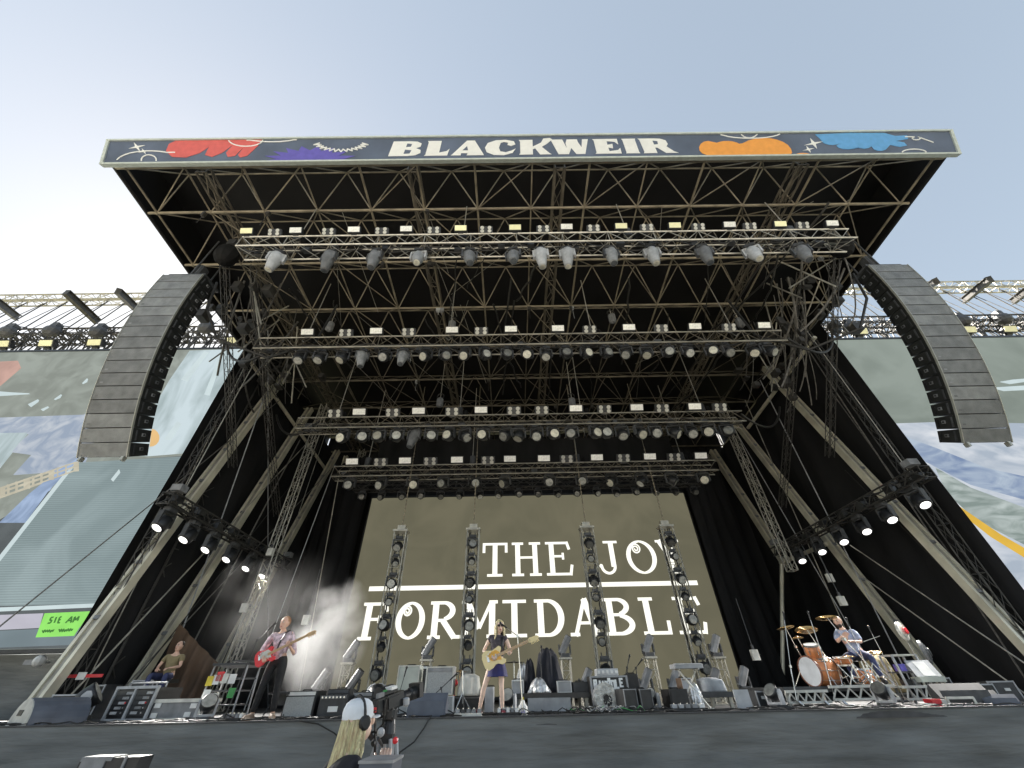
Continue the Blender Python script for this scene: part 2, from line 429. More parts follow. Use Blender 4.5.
# ---------------------------------------------------------------- banner
B0 = Vector((0, 5.23, 15.80)); B1 = Vector((0, 4.81, 16.71)); BH = (B1-B0).length
BU = (B1-B0).normalized(); BN = Vector((1, 0, 0)).cross(BU); BN = BN if BN.y < 0 else -BN
def bn(px, py):                              # point on the fascia -> (x, height)
    d_ = ray(px, py); k = (B0-CAM).dot(BN)/d_.dot(BN); P = CAM+d_*k
    return (P.x, (P-B0).dot(BU))
BT = Matrix((Vector((1, 0, 0)), -BN, BU)).transposed().to_4x4(); BT.translation = B0
ban = thing('fascia_banner', 'navy banner with colourful shapes across the front of the roof', 'banner', tuple(B0))
q = MB(); q.box((0, .05, BH/2), (2*HW-.1, .09, BH-.1), BT); q.build('panel', 'banner_navy', ban)
q = MB()
q.box((0, .04, .025), (2*HW+.06, .16, .06), BT); q.box((0, .04, BH-.02), (2*HW+.06, .16, .06), BT)
for sx in (-1, 1): q.box((sx*(HW-.02), .04, BH/2), (.10, .15, BH-.1), BT)
q.build('frame', 'banner_trim', ban)
def bshape(name, pix, m_, depth=.006, lab=None):
    q = MB(); q.prism([(x, max(.07, min(BH-.06, z))) for x, z in (bn(*p) for p in pix)], -depth, .004, BT)
    return q.build(name, m_, ban, lab)
def arcpts(cx, cy, rx, ry, a0, a1, n=8): return [(cx+rx*math.cos(R(a0+(a1-a0)*i/n)), cy-ry*math.sin(R(a0+(a1-a0)*i/n))) for i in range(n+1)]
# red petals
pet = [(236, 139), (262, 139), (258, 146), (247, 156), (240, 157.5), (238, 155), (244, 147), (235, 156), (228, 157), (226, 153), (233, 145), (222, 153), (212, 157), (205, 155), (209, 147),
       (200, 153), (186, 157.5), (172, 157), (166, 151), (169, 144), (176, 139.5)]
bshape('red_petals', pet, 'banner_red', .006)
burst = []
for i in range(19):
    a = 180-180*i/18; r_ = 1.0 if i % 2 == 0 else .70
    burst.append((310+48*r_*math.cos(R(a)), 161-15*r_*math.sin(R(a))))
bshape('purple_burst', burst, 'banner_purple', .006)
oc = [(709, 158.5)]+arcpts(708, 148, 9, 7, 230, 60, 6)+arcpts(727, 149, 16, 8, 130, 40, 6)+arcpts(764, 153, 28, 15, 140, -15, 10)
bshape('orange_cloud', oc, 'banner_orange', .006)
bshape('orange_bump', [(794, 155.5)]+arcpts(803, 156, 9, 3, 170, 10, 6)+[(812, 155.2)], 'banner_orange')
bc = [(815, 134.5), (820, 139)]+arcpts(832, 141, 10, 4, 200, 330, 5)+arcpts(848, 145, 12, 4.5, 190, 330, 5)+arcpts(864, 145, 8, 3.8, 200, 340, 4)+arcpts(880, 146.5, 8, 4.5, 190, 350, 5)+[(890, 145), (900, 147), (907, 145.5), (904, 142.5), (896, 141), (908, 139), (907, 135.5), (895, 136), (884, 133), (850, 132.5)]
bshape('blue_cloud', bc, 'banner_blue')
def star(cx, cy, r, rot=20):
    return [(cx+(r if i % 2 == 0 else r*.22)*math.cos(R(rot+45*i))*1.25, cy-(r if i % 2 == 0 else r*.22)*math.sin(R(rot+45*i))*.7) for i in range(8)]
for s_ in ((137, 147, 7), (144, 151.5, 4.6)): bshape('white_star', star(*s_), 'letter', .009)
for s_ in ((813.5, 143.5, 8), (808.5, 149.5, 5)): bshape('white_star', star(*s_), 'letter', .009)
def bline(name, pix, w_=.04):
    q = MB(); P = [bn(*p) for p in pix]
    P = [(x, max(.09, min(BH-.08, z))) for x, z in P]
    for (xa, za), (xb, zb) in zip(P, P[1:]):
        L = math.hypot(xb-xa, zb-za)
        if L < 1e-4: continue
        nx_, nz_ = -(zb-za)/L*w_/2, (xb-xa)/L*w_/2; ex, ez = (xb-xa)/L*.01, (zb-za)/L*.01
        q.prism([(xa+nx_-ex, za+nz_-ez), (xb+nx_+ex, zb+nz_+ez), (xb-nx_+ex, zb-nz_+ez), (xa-nx_-ex, za-nz_-ez)], -.013, .0, BT)
    return q.build(name, 'letter', ban)
bline('scribble_loop', arcpts(150, 163, 34, 12, 165, 60, 8)+[(175, 152.5)])
bline('scribble_loop', arcpts(149, 160, 7.5, 5, 190, -10, 10))
bline('scribble_loop', arcpts(246, 140, 17, 6.5, 180, 360, 10))
bline('scribble_loop', arcpts(272, 138, 25, 4, 190, 350, 8))
zz = []
for i in range(27):
    a = 195+150*i/26; r_ = 1 if i % 2 else .76
    zz.append((341+29*r_*math.cos(R(a)), 141-11*r_*math.sin(R(a))))
bline('jagged_ring', zz)
bline('scribble_loop', arcpts(750, 133, 30, 5.5, 190, 350, 10))
bline('scribble_loop', arcpts(749, 133, 8, 5, 190, 350, 8))
bline('scribble_loop', [(905, 137), (912, 137)]+arcpts(916, 138.5, 4, 1.6, 120, 420, 8)+[(933, 142.5)])
bline('scribble_loop', arcpts(914, 152.5, 12, 3.2, 175, 5, 8))
# BLACKWEIR, heavy flared capitals: outline polygons and navy counters
GL = {
 'B': ([(0, 0), (.62, 0), (.86, .05), (1, .2), (.97, .4), (.80, .52), (.93, .62), (.93, .84), (.78, .97), (.55, 1), (0, 1)], [[(.47, .6), (.62, .62), (.63, .8), (.47, .84)], [(.47, .14), (.66, .16), (.68, .38), (.47, .42)]]),
 'L': ([(0, 0), (1, 0), (1.03, .45), (.93, .3), (.62, .2), (.6, 1), (0, 1), (.05, .9), (.05, .08)], []),
 'A': ([(0, 0), (.05, .1), (.42, 1), (.66, 1), (.97, .1), (1, 0), (.48, 0), (.50, .15), (.30, .15), (.30, 0)], [[(.33, .33), (.50, .33), (.45, .62)]]),
 'C': ([(.99, .42), (.90, .12), (.62, -.02), (.3, .0), (.06, .2), (0, .5), (.08, .82), (.34, 1), (.66, 1.02), (.92, .92), (.98, .7), (.84, .6), (.72, .68), (.74, .82), (.60, .88), (.5, .82), (.45, .5), (.50, .24), (.68, .17), (.88, .30)], []),
 'K': ([(0, 0), (.46, 0), (.46, .36), (.54, .42), (.70, 0), (1.08, 0), (1.0, .1), (.76, .52), (.94, .72), (1.12, 1.02), (1.04, 1.12), (.82, 1.08), (.74, .8), (.46, .54), (.46, 1), (0, 1), (.04, .9), (.04, .1)], []),
 'W': ([(.16, 0), (.44, 0), (.52, .42), (.64, 0), (.88, 0), (1.0, 1), (.84, 1), (.80, .45), (.72, .8), (.70, 1), (.42, 1), (.38, .75), (.40, .4), (.30, 1), (-.04, 1), (0, .9)], []),
 'E': ([(0, 0), (1, 0), (1.0, .38), (.9, .24), (.56, .16), (.54, .42), (.72, .36), (.74, .66), (.54, .60), (.54, .85), (.84, .80), (.96, .62), (.96, 1), (0, 1), (.05, .9), (.05, .1)], []),
 'I': ([(0, 0), (1, 0), (.95, .1), (.95, .9), (1, 1), (0, 1), (.05, .9), (.05, .1)], []),
 'R': ([(0, 0), (.44, 0), (.44, .38), (.52, .36), (.72, 0), (1.12, 0), (1.0, .1), (.82, .44), (.9, .6), (.88, .86), (.72, .98), (.5, 1), (0, 1), (.04, .9), (.04, .1)], [[(.45, .58), (.58, .60), (.6, .8), (.45, .84)]]),
}
q = MB()
for ch, xa, xb, sh in (('B', 391, 422, .26), ('L', 426, 449, .2), ('A', 452, 485, .12), ('C', 485, 516, .05), ('K', 519, 549, 0), ('W', 552, 589, -.05), ('E', 594, 620, -.14), ('I', 624, 638, -.2), ('R', 641, 672, -.26)):
    (X0, _), (X1, _) = bn(xa, 149), bn(xb, 149)
    vlo, vhi = .20, BH*.80
    tf = lambda p: (X0+(X1-X0)*p[0]+sh*(p[1]-.5)*(vhi-vlo), vlo+(vhi-vlo)*p[1])
    o_, hs = GL[ch]
    q.use('letter').prism([tf(p) for p in o_], -.008, .003, BT)
    for h in hs: q.use('banner_navy').prism([tf(p) for p in h], -.011, .002, BT)
q.build('lettering', None, ban)

# ---------------------------------------------------------------- drapes of the stage house
def wavy(name, a, b, z0, z1, m_, amp=.06, per=.45, label='', seed=0, lean=0, nzz=8, grp=None, thick=.03):
    """hanging cloth between two plan points with vertical folds"""
    a = Vector((a[0], a[1], 0)); b = Vector((b[0], b[1], 0)); d_ = b-a; L = d_.length; d_.normalize(); nn = Vector((-d_.y, d_.x, 0))
    k = max(8, int(L/per*5)); rq = random.Random(seed); ph = [rq.random()*6 for _ in range(4)]
    mb = MB(); mb.smooth = True
    for side in (0, 1):
        vs = []
        for j in range(nzz+1):
            t = j/nzz
            for i in range(k+1):
                s_ = L*i/k
                o_ = amp*(math.sin(s_*2*PI/per+ph[0]+.8*math.sin(t*3+s_))+.5*math.sin(s_*2*PI/(per*2.7)+ph[1]+t*2))*(1-.35*t)
                o_ += amp*.9*math.sin(t*9+s_*.9+ph[2])*.4
                zt = z0+(z1(a.y+(b.y-a.y)*i/k) if callable(z1) else z1)*t-z0*t
                vs.append(a+d_*s_+nn*(o_+side*thick+lean*t)+Vector((0, 0, zt)))
        fs = [(j*(k+1)+i, j*(k+1)+i+1, (j+1)*(k+1)+i+1, (j+1)*(k+1)+i) for j in range(nzz) for i in range(k)]
        mb.add(vs, fs)
    o = mb.build(name, m_); tag(o, label, 'drape', grp); return o
wavy('drape', (-14.2, 24.3), (14.2, 24.3), DZ, lambda y: 16.8, 'drape', .12, 1.2, 'black back drape hanging behind the central screen', 1)
wavy('drape', (-13.25, 12.82), (-13.25, 24.2), DZ, lambda y: rz(y)-.1, 'drape', .07, 1.3, 'black side drape closing the left wing beside the crew member', 2)
wavy('drape', (13.95, 24.2), (13.95, 12.55), DZ, lambda y: rz(y)-.1, 'drape', .07, 1.3, 'black side drape closing the right wing behind the drummer', 3)
wavy('drape', (-8.9, 20.6), (-12.6, 22.8), DZ, lambda y: 13.5, 'drape', .10, 1.0, 'black masking drape left of the central screen', 4)
wavy('drape', (12.6, 22.8), (9.0, 20.6), DZ, lambda y: 13.5, 'drape', .10, 1.0, 'black masking drape right of the central screen', 5)
wavy('tarpaulin', (-12.0, 14.9), (-10.5, 15.4), DZ, lambda y: 3.9-(y-14.9)*2.2, 'tarp_brown', .20, .40, 'brown gathered tarpaulin hanging behind the seated crew member', 6)
wavy('drape', (-9.2, 21.25), (9.2, 21.25), 10.75, lambda y: 14.6, 'drape', .05, .9, 'black border cloth above the central screen', 8)

# ---------------------------------------------------------------- central screen
scr = thing('led_screen', 'large brown grey screen showing the band name in white capitals', 'screen', (0, 21, DZ))
emis('led_brown', (104, 101, 83), .03, .35, rgb2=(112, 108, 89))
emis('led_white', (255, 253, 240), .03, .5, gain=1.25)
q = MB(); q.box((.05, 21.1, 6.27), (17.76, .2, 8.86)); q.build('panel', 'led_brown', scr)
q = MB()
for x in (-8.88, 8.98): q.box((x, 21.1, 6.27), (.08, .26, 8.95))
q.box((.05, 21.1, 1.78), (17.9, .26, .1)); q.box((.05, 21.1, 10.76), (17.9, .26, .1)); q.build('frame', 'black', scr)
FY = 20.985
def strokes(mb, ch, X0, X1, Z0, Z1, t, y=FY, dep=.02):
    W, H = X1-X0, Z1-Z0; th = t*.46
    P = lambda x, z: (X0+x*W, Z0+z*H)
    cnt = [0]
    def line(x0, z0, x1, z1, tk):
        (a, b_), (c_, d_) = P(x0, z0), P(x1, z1); L = math.hypot(c_-a, d_-b_)
        n1, n2 = -(d_-b_)/L*tk/2, (c_-a)/L*tk/2; k = cnt[0]*.0004; cnt[0] += 1
        mb.prism([(a+n1, b_+n2), (c_+n1, d_+n2), (c_-n1, d_-n2), (a-n1, b_-n2)], y-dep-k, y)
    def arc(cx, cz, rx, rz_, a0, a1, t0, t1, n=18):
        k = cnt[0]*.0004; cnt[0] += 1
        ox, oz = P(cx, cz); ro, ri = [], []
        for i in range(n+1):
            a = R(a0+(a1-a0)*i/n); tk = t1+(t0-t1)*abs(math.cos(a))
            ro.append((ox+(rx*W)*math.cos(a), oz+(rz_*H)*math.sin(a)))
            ri.append((ox+(rx*W-tk)*math.cos(a), oz+(rz_*H-tk)*math.sin(a)))
        for i in range(n): mb.prism([ro[i], ro[i+1], ri[i+1], ri[i]], y-dep-k, y)
    def spiral(cx, cz, r_):
        pts = []; ox, oz = P(cx, cz); k = cnt[0]*.0004; cnt[0] += 1
        for i in range(31):
            a = R(150-i*24); rr_ = r_*(1-i/36); pts.append((ox+rr_*math.cos(a), oz+rr_*math.sin(a)))
        for (xa, za), (xb, zb) in zip(pts, pts[1:]):
            L = math.hypot(xb-xa, zb-za); n1, n2 = -(zb-za)/L*th*.28, (xb-xa)/L*th*.28
            mb.prism([(xa+n1, za+n2), (xb+n1, zb+n2), (xb-n1, zb-n2), (xa-n1, za-n2)], y-dep-k, y)
    hs = th/H/2; sw = t/W/2; vs_ = t/W*.5
    ser = lambda x, z, wd=.17: line(x-wd, z, x+wd, z, th)
    top, bot = 1-hs, hs
    if ch == 'T': line(.5, 0, .5, 1, t); line(.02, top, .98, top, th); line(.05, 1, .05, .70, th*1.2); line(.95, 1, .95, .70, th*1.2); ser(.5, bot, .3)
    elif ch == 'H': line(.2, 0, .2, 1, t); line(.8, 0, .8, 1, t); line(.2, .54, .8, .54, th*.9); [ser(x, z, .2) for x in (.2, .8) for z in (bot, top)]
    elif ch == 'E': line(.25, 0, .25, 1, t); line(.02, top, .9, top, th); line(.02, bot, .98, bot, th); line(.25, .56, .68, .56, th*.9); line(.68, .46, .68, .66, th); line(.86, 1, .94, .76, th*1.2); line(.92, 0, 1.0, .30, th*1.2)
    elif ch == 'F': line(.25, 0, .25, 1, t); line(.02, top, .9, top, th); line(.25, .54, .68, .54, th*.9); line(.68, .44, .68, .64, th); line(.86, 1, .92, .74, th*1.2); ser(.25, bot, .25)
    elif ch == 'L': line(.3, 0, .3, 1, t); ser(.3, top, .25); line(.05, bot, .98, bot, th); line(.94, 0, .96, .36, th*1.2)
    elif ch == 'I': line(.5, 0, .5, 1, t); line(.02, top, .98, top, th); line(.02, bot, .98, bot, th)
    elif ch == 'J': line(.66, .22, .66, 1, t); line(.3, top, .98, top, th); arc(.40, .24, .26+sw, .24, 180, 360, t*.55, th); mb.prism([(P(.06, .25)[0]+.09*math.cos(R(a)), P(.06, .25)[1]+.09*math.sin(R(a))) for a in range(0, 360, 30)], y-dep-.01, y)
    elif ch == 'O': arc(.5, .5, .5, .5, 0, 360, t*.9, th*.8, 36); spiral(.36, .74, .15*W+.03)
    elif ch == 'Y': line(.12, 1, .5, .45, t); line(.88, 1, .5, .45, th*1.1); line(.5, 0, .5, .5, t); ser(.12, top, .16); ser(.88, top, .16); ser(.5, bot, .26)
    elif ch == 'R': line(.2, 0, .2, 1, t); ser(.2, bot, .2); line(.02, top, .5, top, th); line(.2, .48, .5, .48, th*.9); arc(.48, .735, .36, .265, -90, 90, t*.9, th); line(.45, .48, .84, .03, t*.85); line(.78, bot, 1.02, bot, th)
    elif ch == 'M': line(.14, 0, .14, 1, th*1.3); line(.86, 0, .86, 1, t); line(.16, .98, .5, .25, t*.8); line(.84, .98, .5, .25, th*1.1); ser(.13, bot, .15); ser(.86, bot, .15); ser(.1, top, .12); ser(.9, top, .12)
    elif ch == 'D': line(.22, 0, .22, 1, t); line(.02, top, .5, top, th); line(.02, bot, .5, bot, th); arc(.48, .5, .5, .5, -90, 90, t, th)
    elif ch == 'A': line(.12, 0, .52, 1, th*1.3); line(.86, 0, .5, 1, t); line(.22, .34, .76, .34, th*.9); ser(.10, bot, .16); ser(.88, bot, .16)
    elif ch == 'B': line(.22, 0, .22, 1, t); line(.02, top, .52, top, th); line(.02, bot, .52, bot, th); line(.22, .54, .55, .54, th*.9); arc(.5, .76, .34, .24, -90, 90, t*.85, th); arc(.5, .28, .44, .28, -90, 90, t*.9, th)
q = MB()
def px_range(xa, xb, ym): return at(xa, ym, Y=21).x, at(xb, ym, Y=21).x
zt1, zb1 = at(560, 542, Y=21).z, at(560, 575.5, Y=21).z
for ch, xa, xb in (('T', 482.5, 507.5), ('H', 512, 541), ('E', 545.5, 571.5), ('J', 599, 620), ('O', 627, 657), ('Y', 660, 682)):
    if ch == 'J': q.build('lettering', 'led_white', scr); q = MB()
    a, b_ = px_range(xa, xb, 560); strokes(q, ch, a, b_, zb1, zt1, .25)
q.build('lettering', 'led_white', scr); q = MB()
zt2, zb2 = at(540, 599.5, Y=21).z, at(540, 637, Y=21).z
for ch, xa, xb in (('F', 361, 388), ('O', 396, 425), ('R', 429, 460), ('M', 462, 497), ('I', 502, 527), ('D', 534, 565), ('A', 571, 600), ('B', 604, 636), ('L', 640, 669), ('E', 676, 704)):
    a, b_ = px_range(xa, xb, 619); strokes(q, ch, a, b_, zb2, zt2, .29)
q.build('lettering', 'led_white', scr)
q = MB(); za, zb_ = at(540, 583.5, Y=21).z, at(540, 588, Y=21).z
q.box(((at(369, 590, Y=21).x+at(697, 582, Y=21).x)/2, FY-.005, (za+zb_)/2), (at(697, 582, Y=21).x-at(369, 590, Y=21).x, .02, abs(za-zb_)))
q.build('dividing_line', 'led_white', scr)
# ---------------------------------------------------------------- side screens
SY = 13.5
def flat(mb, pix, lay=0):
    mb.prism([(min(-13.52, p.x), max(BL, min(TL, p.z))) for p in (at(a, b, Y=SY) for a, b in pix)], SY-.02-.006*lay, SY+.01)
    return mb
TL = 15.35; BL = 3.18
ls = thing('side_screen', 'left side screen showing roofing, blue marbling and a green note', 'screen', (-21, SY, 3.2))
emis('led_sage', (142, 148, 140), .07, .8, rgb2=(158, 165, 157))
emis('led_panel', (143, 160, 162), .06, .35, bands=4.2, rgb2=(158, 175, 177))
emis('led_marble', (158, 172, 192), .08, 1.3, (1, 1, 1), rgb2=(192, 199, 208))
emis('led_skin', (196, 160, 148), .1, .9)
emis('led_dark', (92, 98, 100), .1, .8)
emis('led_lilac', (190, 188, 200), .04, .8)
emis('led_edge', (205, 220, 222), .04, .8)
emis('led_blue', (140, 160, 190), .08, 1.2, (1, 1, 1), rgb2=(165, 185, 215))
emis('led_green', (150, 230, 110), .05, 2)
emis('led_ink', (70, 125, 60), .05, 2)
emis('led_base', (118, 132, 138), .06, .6)
emis('led_pale', (172, 188, 190), .08, .8, (1, 1, .3), rgb2=(205, 220, 225))
emis('led_cream', (196, 190, 170), .1, 2)
emis('led_orange', (230, 190, 130), .05, 1)
TL = 15.35; BL = 3.18
q = MB(); q.box((-22.0, SY+.12, (TL+BL)/2), (17.0, .22, TL-BL)); q.build('panel', 'led_sage', ls)
q = MB(); q.box((-13.46, SY+.12, (TL+BL)/2), (.08, .3, TL-BL+.1)); q.box((-22, SY+.12, TL+.06), (17, .3, .1)); q.box((-22, SY+.12, BL-.06), (17, .3, .1)); q.build('frame', 'black_satin', ls)
flat(MB(), [(-200, 520), (-200, 680), (62, 690), (224, 455), (100, 462), (0, 520)], 0).build('picture_area', 'led_dark', ls)
flat(MB(), [(0, 421), (60, 418), (120, 410), (90, 465), (14, 470), (16, 424)], 1)
flat(MB(), [(-60, 420), (84, 415), (112, 400), (82, 470), (14, 475), (32, 455), (10, 452), (30, 434), (-60, 436)], 1).build('picture_area', 'led_marble', ls)
flat(MB(), [(-60, 434), (28, 433), (0, 468), (-60, 478)], 2).build('picture_area', 'led_pale', ls)
flat(MB(), [(0, 362), (18, 361), (21, 368), (0, 386), (-12, 392), (-12, 362)], 1).build('picture_area', 'led_skin', ls)
flat(MB(), [(0, 523), (30, 494), (60, 470), (84, 455), (52, 487), (26, 523)], 2).build('picture_area', 'led_blue', ls)
flat(MB(), [(0, 556), (74, 462), (84, 460), (-6, 600)], 1).build('picture_area', 'led_edge', ls)
flat(MB(), [(-90, 608), (-50, 560), (0, 563), (78, 463), (215, 456), (103, 604)], 2).build('picture_area', 'led_panel', ls)
flat(MB(), [(-100, 612), (99, 603.5), (95, 607.5), (-100, 616)], 3).build('picture_area', 'led_edge', ls)
flat(MB(), [(-100, 619), (44, 613.5), (40, 628), (-100, 635)], 3).build('picture_area', 'led_lilac', ls)
flat(MB(), [(-100, 635.5), (85, 627), (74, 645), (-100, 657)], 2).build('picture_area', 'led_base', ls)
gn = MB(); flat(gn, [(46, 613.5), (91, 611.5), (75, 636), (37, 637.5)], 4); gn.build('green_note', 'led_green', ls)
# handwriting on the note
nm = MB()
def hand(pts, w=.020):
    P = [at(a, b, Y=SY) for a, b in pts]
    for p, q2 in zip(P, P[1:]):
        L = math.hypot(q2.x-p.x, q2.z-p.z); n1, n2 = -(q2.z-p.z)/L*w, (q2.x-p.x)/L*w
        nm.prism([(p.x+n1, p.z+n2), (q2.x+n1, q2.z+n2), (q2.x-n1, q2.z-n2), (p.x-n1, p.z-n2)], SY-.056, SY-.02)
hand([(55, 617.5), (52.5, 617.7), (51.5, 620.4), (53.3, 620.6), (52, 623.2), (49.3, 623.4)])      # 5
hand([(58, 617.3), (55.8, 623)])                                                                  # 1
hand([(63, 617.2), (61.3, 617.4), (59.3, 623), (61.3, 623)]); hand([(60.3, 620.1), (62, 620)])     # 6
hand([(67, 623.2), (73.2, 616.8), (72.4, 622.8)]); hand([(69.5, 620.9), (72.8, 620.7)])           # A
hand([(74.2, 622.6), (76.3, 617), (77, 620.4), (80.5, 616.6), (79, 621)])                         # M
def scrawl(x, y, n, seed):
    rq = random.Random(seed); pts = []
    for i in range(n): pts.append((x+i*1.15, y-.05*i+(1.6 if i % 2 else -1.4)*(.5+rq.random()*.6)))
    hand(pts, .014)
scrawl(44, 631.4, 11, 1); scrawl(60.5, 630.6, 13, 5)
nm.build('handwriting', 'led_ink', ls)
fq = MB()
for (a, b_) in (((-5, 490), (77, 462)), ((-5, 494), (77, 466)), ((-5, 499), (77, 470))):
    flat(fq, [a, b_, (b_[0], b_[1]+1.2), (a[0], a[1]+1.2)], 4)
for i in range(10):
    x = 0+i*8.3; y = 488-(x*.34); flat(fq, [(x, y), (x+(1 if i % 3 else 5), y-.4), (x+(1 if i % 3 else 5), y+9), (x, y+9.4)], 5)
fq.build('white_fence_picture', 'led_cream', ls)
flat(MB(), [(126, 456), (150, 456), (222, 452), (250, 349), (190, 351), (170, 380)], 1).build('picture_area', 'led_pale', ls)
wq = MB()
for pix in ([(0, 396), (30, 394), (12, 393), (0, 392)], [(29, 405), (39, 400), (38, 402), (31, 407)], [(55, 400), (62, 395), (60, 398)], [(83, 384), (88, 379), (87, 382)], [(42, 410), (49, 407), (48, 408), (43, 411)],
            [(112, 480), (120, 470), (121, 473), (114, 482)], [(165, 440), (178, 422), (182, 424), (172, 440)], [(182, 380), (205, 352), (209, 353), (188, 382)], [(205, 395), (222, 352), (225, 353), (210, 396)]):
    wq = MB(); flat(wq, pix, 6); wq.build('light_streak', 'led_edge', ls)
flat(MB(), arcpts(151, 438, 9, 9, 80, -95, 8), 3).build('picture_area', 'led_orange', ls)
# right
rs = thing('side_screen', 'right side screen showing white and blue swirls with a yellow stripe', 'screen', (22, SY, 3.2))
emis('led_swirl', (178, 190, 205), .1, .30, (1, 1, 3.0, .75), rgb2=(222, 226, 232))
emis('led_swirl_blue', (130, 150, 185), .12, .5, (1, 1, 3.0, .75), rgb2=(178, 192, 208))
emis('led_swirl_green', (140, 155, 150), .12, .6, (1, 1, 3.0, .75), rgb2=(188, 198, 196))
emis('led_yellow', (222, 180, 70), .06, .8)
emis('led_sage_right', (132, 142, 134), .07, .3, rgb2=(146, 156, 148))
XR = 14.75
q = MB(); q.box((XR+8.5, SY+.12, (TL+BL)/2), (17.0, .22, TL-BL)); q.build('panel', 'led_sage_right', rs)
q = MB(); q.box((XR-.04, SY+.12, (TL+BL)/2), (.08, .3, TL-BL+.1)); q.box((XR+8.5, SY+.12, TL+.06), (17, .3, .1)); q.box((XR+8.5, SY+.12, BL-.06), (17, .3, .1)); q.build('frame', 'black_satin', rs)
def clampX(pix):
    return [(a, b) for a, b in pix]
def rflat(name, pix, m_, lay):
    mb = MB(); P = [at(a, b, Y=SY) for a, b in pix]
    mb.prism([(max(XR+.02, min(31.5, p.x)), max(BL, min(TL, p.z))) for p in P], SY-.02-.006*lay, SY+.01); return mb.build(name, m_, rs)
rflat('picture_area', [(884, 424), (944, 422), (1100, 425), (1400, 430), (1400, 760), (1100, 705), (1010, 575)], 'led_swirl', 0)
rflat('picture_area', [(905, 437), (935, 448), (985, 468), (1030, 478), (1100, 500), (1100, 520), (1024, 500), (970, 485), (925, 462)], 'led_swirl_blue', 1)
rflat('picture_area', [(935, 468), (970, 488), (1024, 508), (1100, 530), (1100, 560), (1024, 545), (975, 520), (945, 492)], 'led_swirl_green', 2)
rflat('picture_area', [(948, 500), (962, 509), (1000, 535), (1028, 551), (1100, 590), (1100, 600), (1024, 558), (990, 537), (958, 512)], 'led_yellow', 3)
rflat('picture_area', [(958, 515), (990, 540), (1024, 561), (1100, 604), (1100, 640), (1030, 595), (1000, 575)], 'led_swirl', 1)
rflat('light_streak', [(1000, 382), (1012, 380), (1024, 379), (1024, 382), (1010, 384)], 'led_edge', 2)
rflat('light_streak', [(992, 388), (1024, 386), (1024, 390), (1004, 391)], 'led_edge', 3)
# scrim below left screen
wavy('scrim', (-30, 14.2), (-13.4, 14.2), 0.05, lambda y: 3.1, 'skirt', .05, 1.3, 'grey scrim cloth hanging below the left side screen', 11)
wavy('scrim', (14.6, 14.2), (30, 14.2), 0.05, lambda y: 3.1, 'skirt', .05, 1.3, 'grey scrim cloth hanging below the right side screen', 12)
# ---------------------------------------------------------------- towers and trusses carrying the side screens
for sx, side, xa, xb in ((-1, 'left', -46, -13.3), (1, 'right', 46, 14.2)):
    ZU = at(60, 300, Y=15.2).z
    t = thing('screen_truss', 'dark lattice truss over the %s side screen' % side, 'truss', ((xa+xb)/2, 14.2, 15.4))
    b = MB(); lattice(b, (xa, 14.15, 16.45), (xb, 14.15, 16.45), .8, 1.7, .05, .03, .42); lattice(b, (xa, 14.15, 16.9), (xb, 14.15, 16.9), .8, .12, .03, .025, .3); b.build('lower_frame', 'steel_dark', t)
    b = MB(); lattice(b, (xa, 15.2, ZU), (xb, 15.2, ZU), .5, .5, .05, .022, .6); b.build('upper_frame', 'steel', t)
    b = MB()
    k = 26
    for i in range(k+1):
        x = xa+(xb-xa)*i/k
        b.tube((x, 14.4, 16.4), (x, 15.2, ZU-.2), .03, 5)
        if i < k: b.tube((x, 14.4, 16.4), (xa+(xb-xa)*(i+1)/k, 15.2, ZU-.2), .02, 4)
    b.build('link_frame', 'steel_dark', t)
    b = MB()
    for i in range(48):
        x = xa+(xb-xa)*(i+.5)/48; z = 15.55+.12*math.sin(i*2.1)
        b.path(sag((x-.35, 13.9, z+.1), (x+.35, 13.9, z+.1), .18, 5), .03, 5)
    b.build('cable_loom', 'cable', t)
    b = MB(); lattice(b, ((xb+.3*sx), 14.9, 0), ((xb+.3*sx), 14.9, ZU), .7, .7, .045, .022, .7, sideways=(1, 0, 0)); o = b.build('support_tower', 'steel_dark')
    tag(o, 'dark lattice tower holding the %s side screen truss' % side, 'tower')
    xs_ = (((-8, 298), (18, 318)), ((66, 292), (98, 322)), ((118, 291), (139, 311))) if sx < 0 else (((936, 281), (920, 292)), ((990, 279), (963, 301)), ((1040, 280), (1012, 302)))
    for i, (pa_, pb_) in enumerate(xs_):
        b = MB(); p, q2 = at(*pa_, Y=13.4), at(*pb_, Y=15.6)
        T = Matrix.Translation((p+q2)/2) @ (q2-p).to_track_quat('Y', 'Z').to_matrix().to_4x4(); L = (q2-p).length
        for z, hh in ((-.17, .03), (.17, .03)): b.box((0, 0, z), (.26, L, hh), T)
        b.box((0, 0, 0), (.03, L, .31), T); b.box((0, -L/2+.02, 0), (.24, .03, .31), T)
        tag(b.build('steel_beam', 'steel_dark'), '%s steel beam poking forward above the %s side screen' % (nth(i, len(xs_)) if i else 'leftmost', side), 'beam', 'steel beams above the side screens')

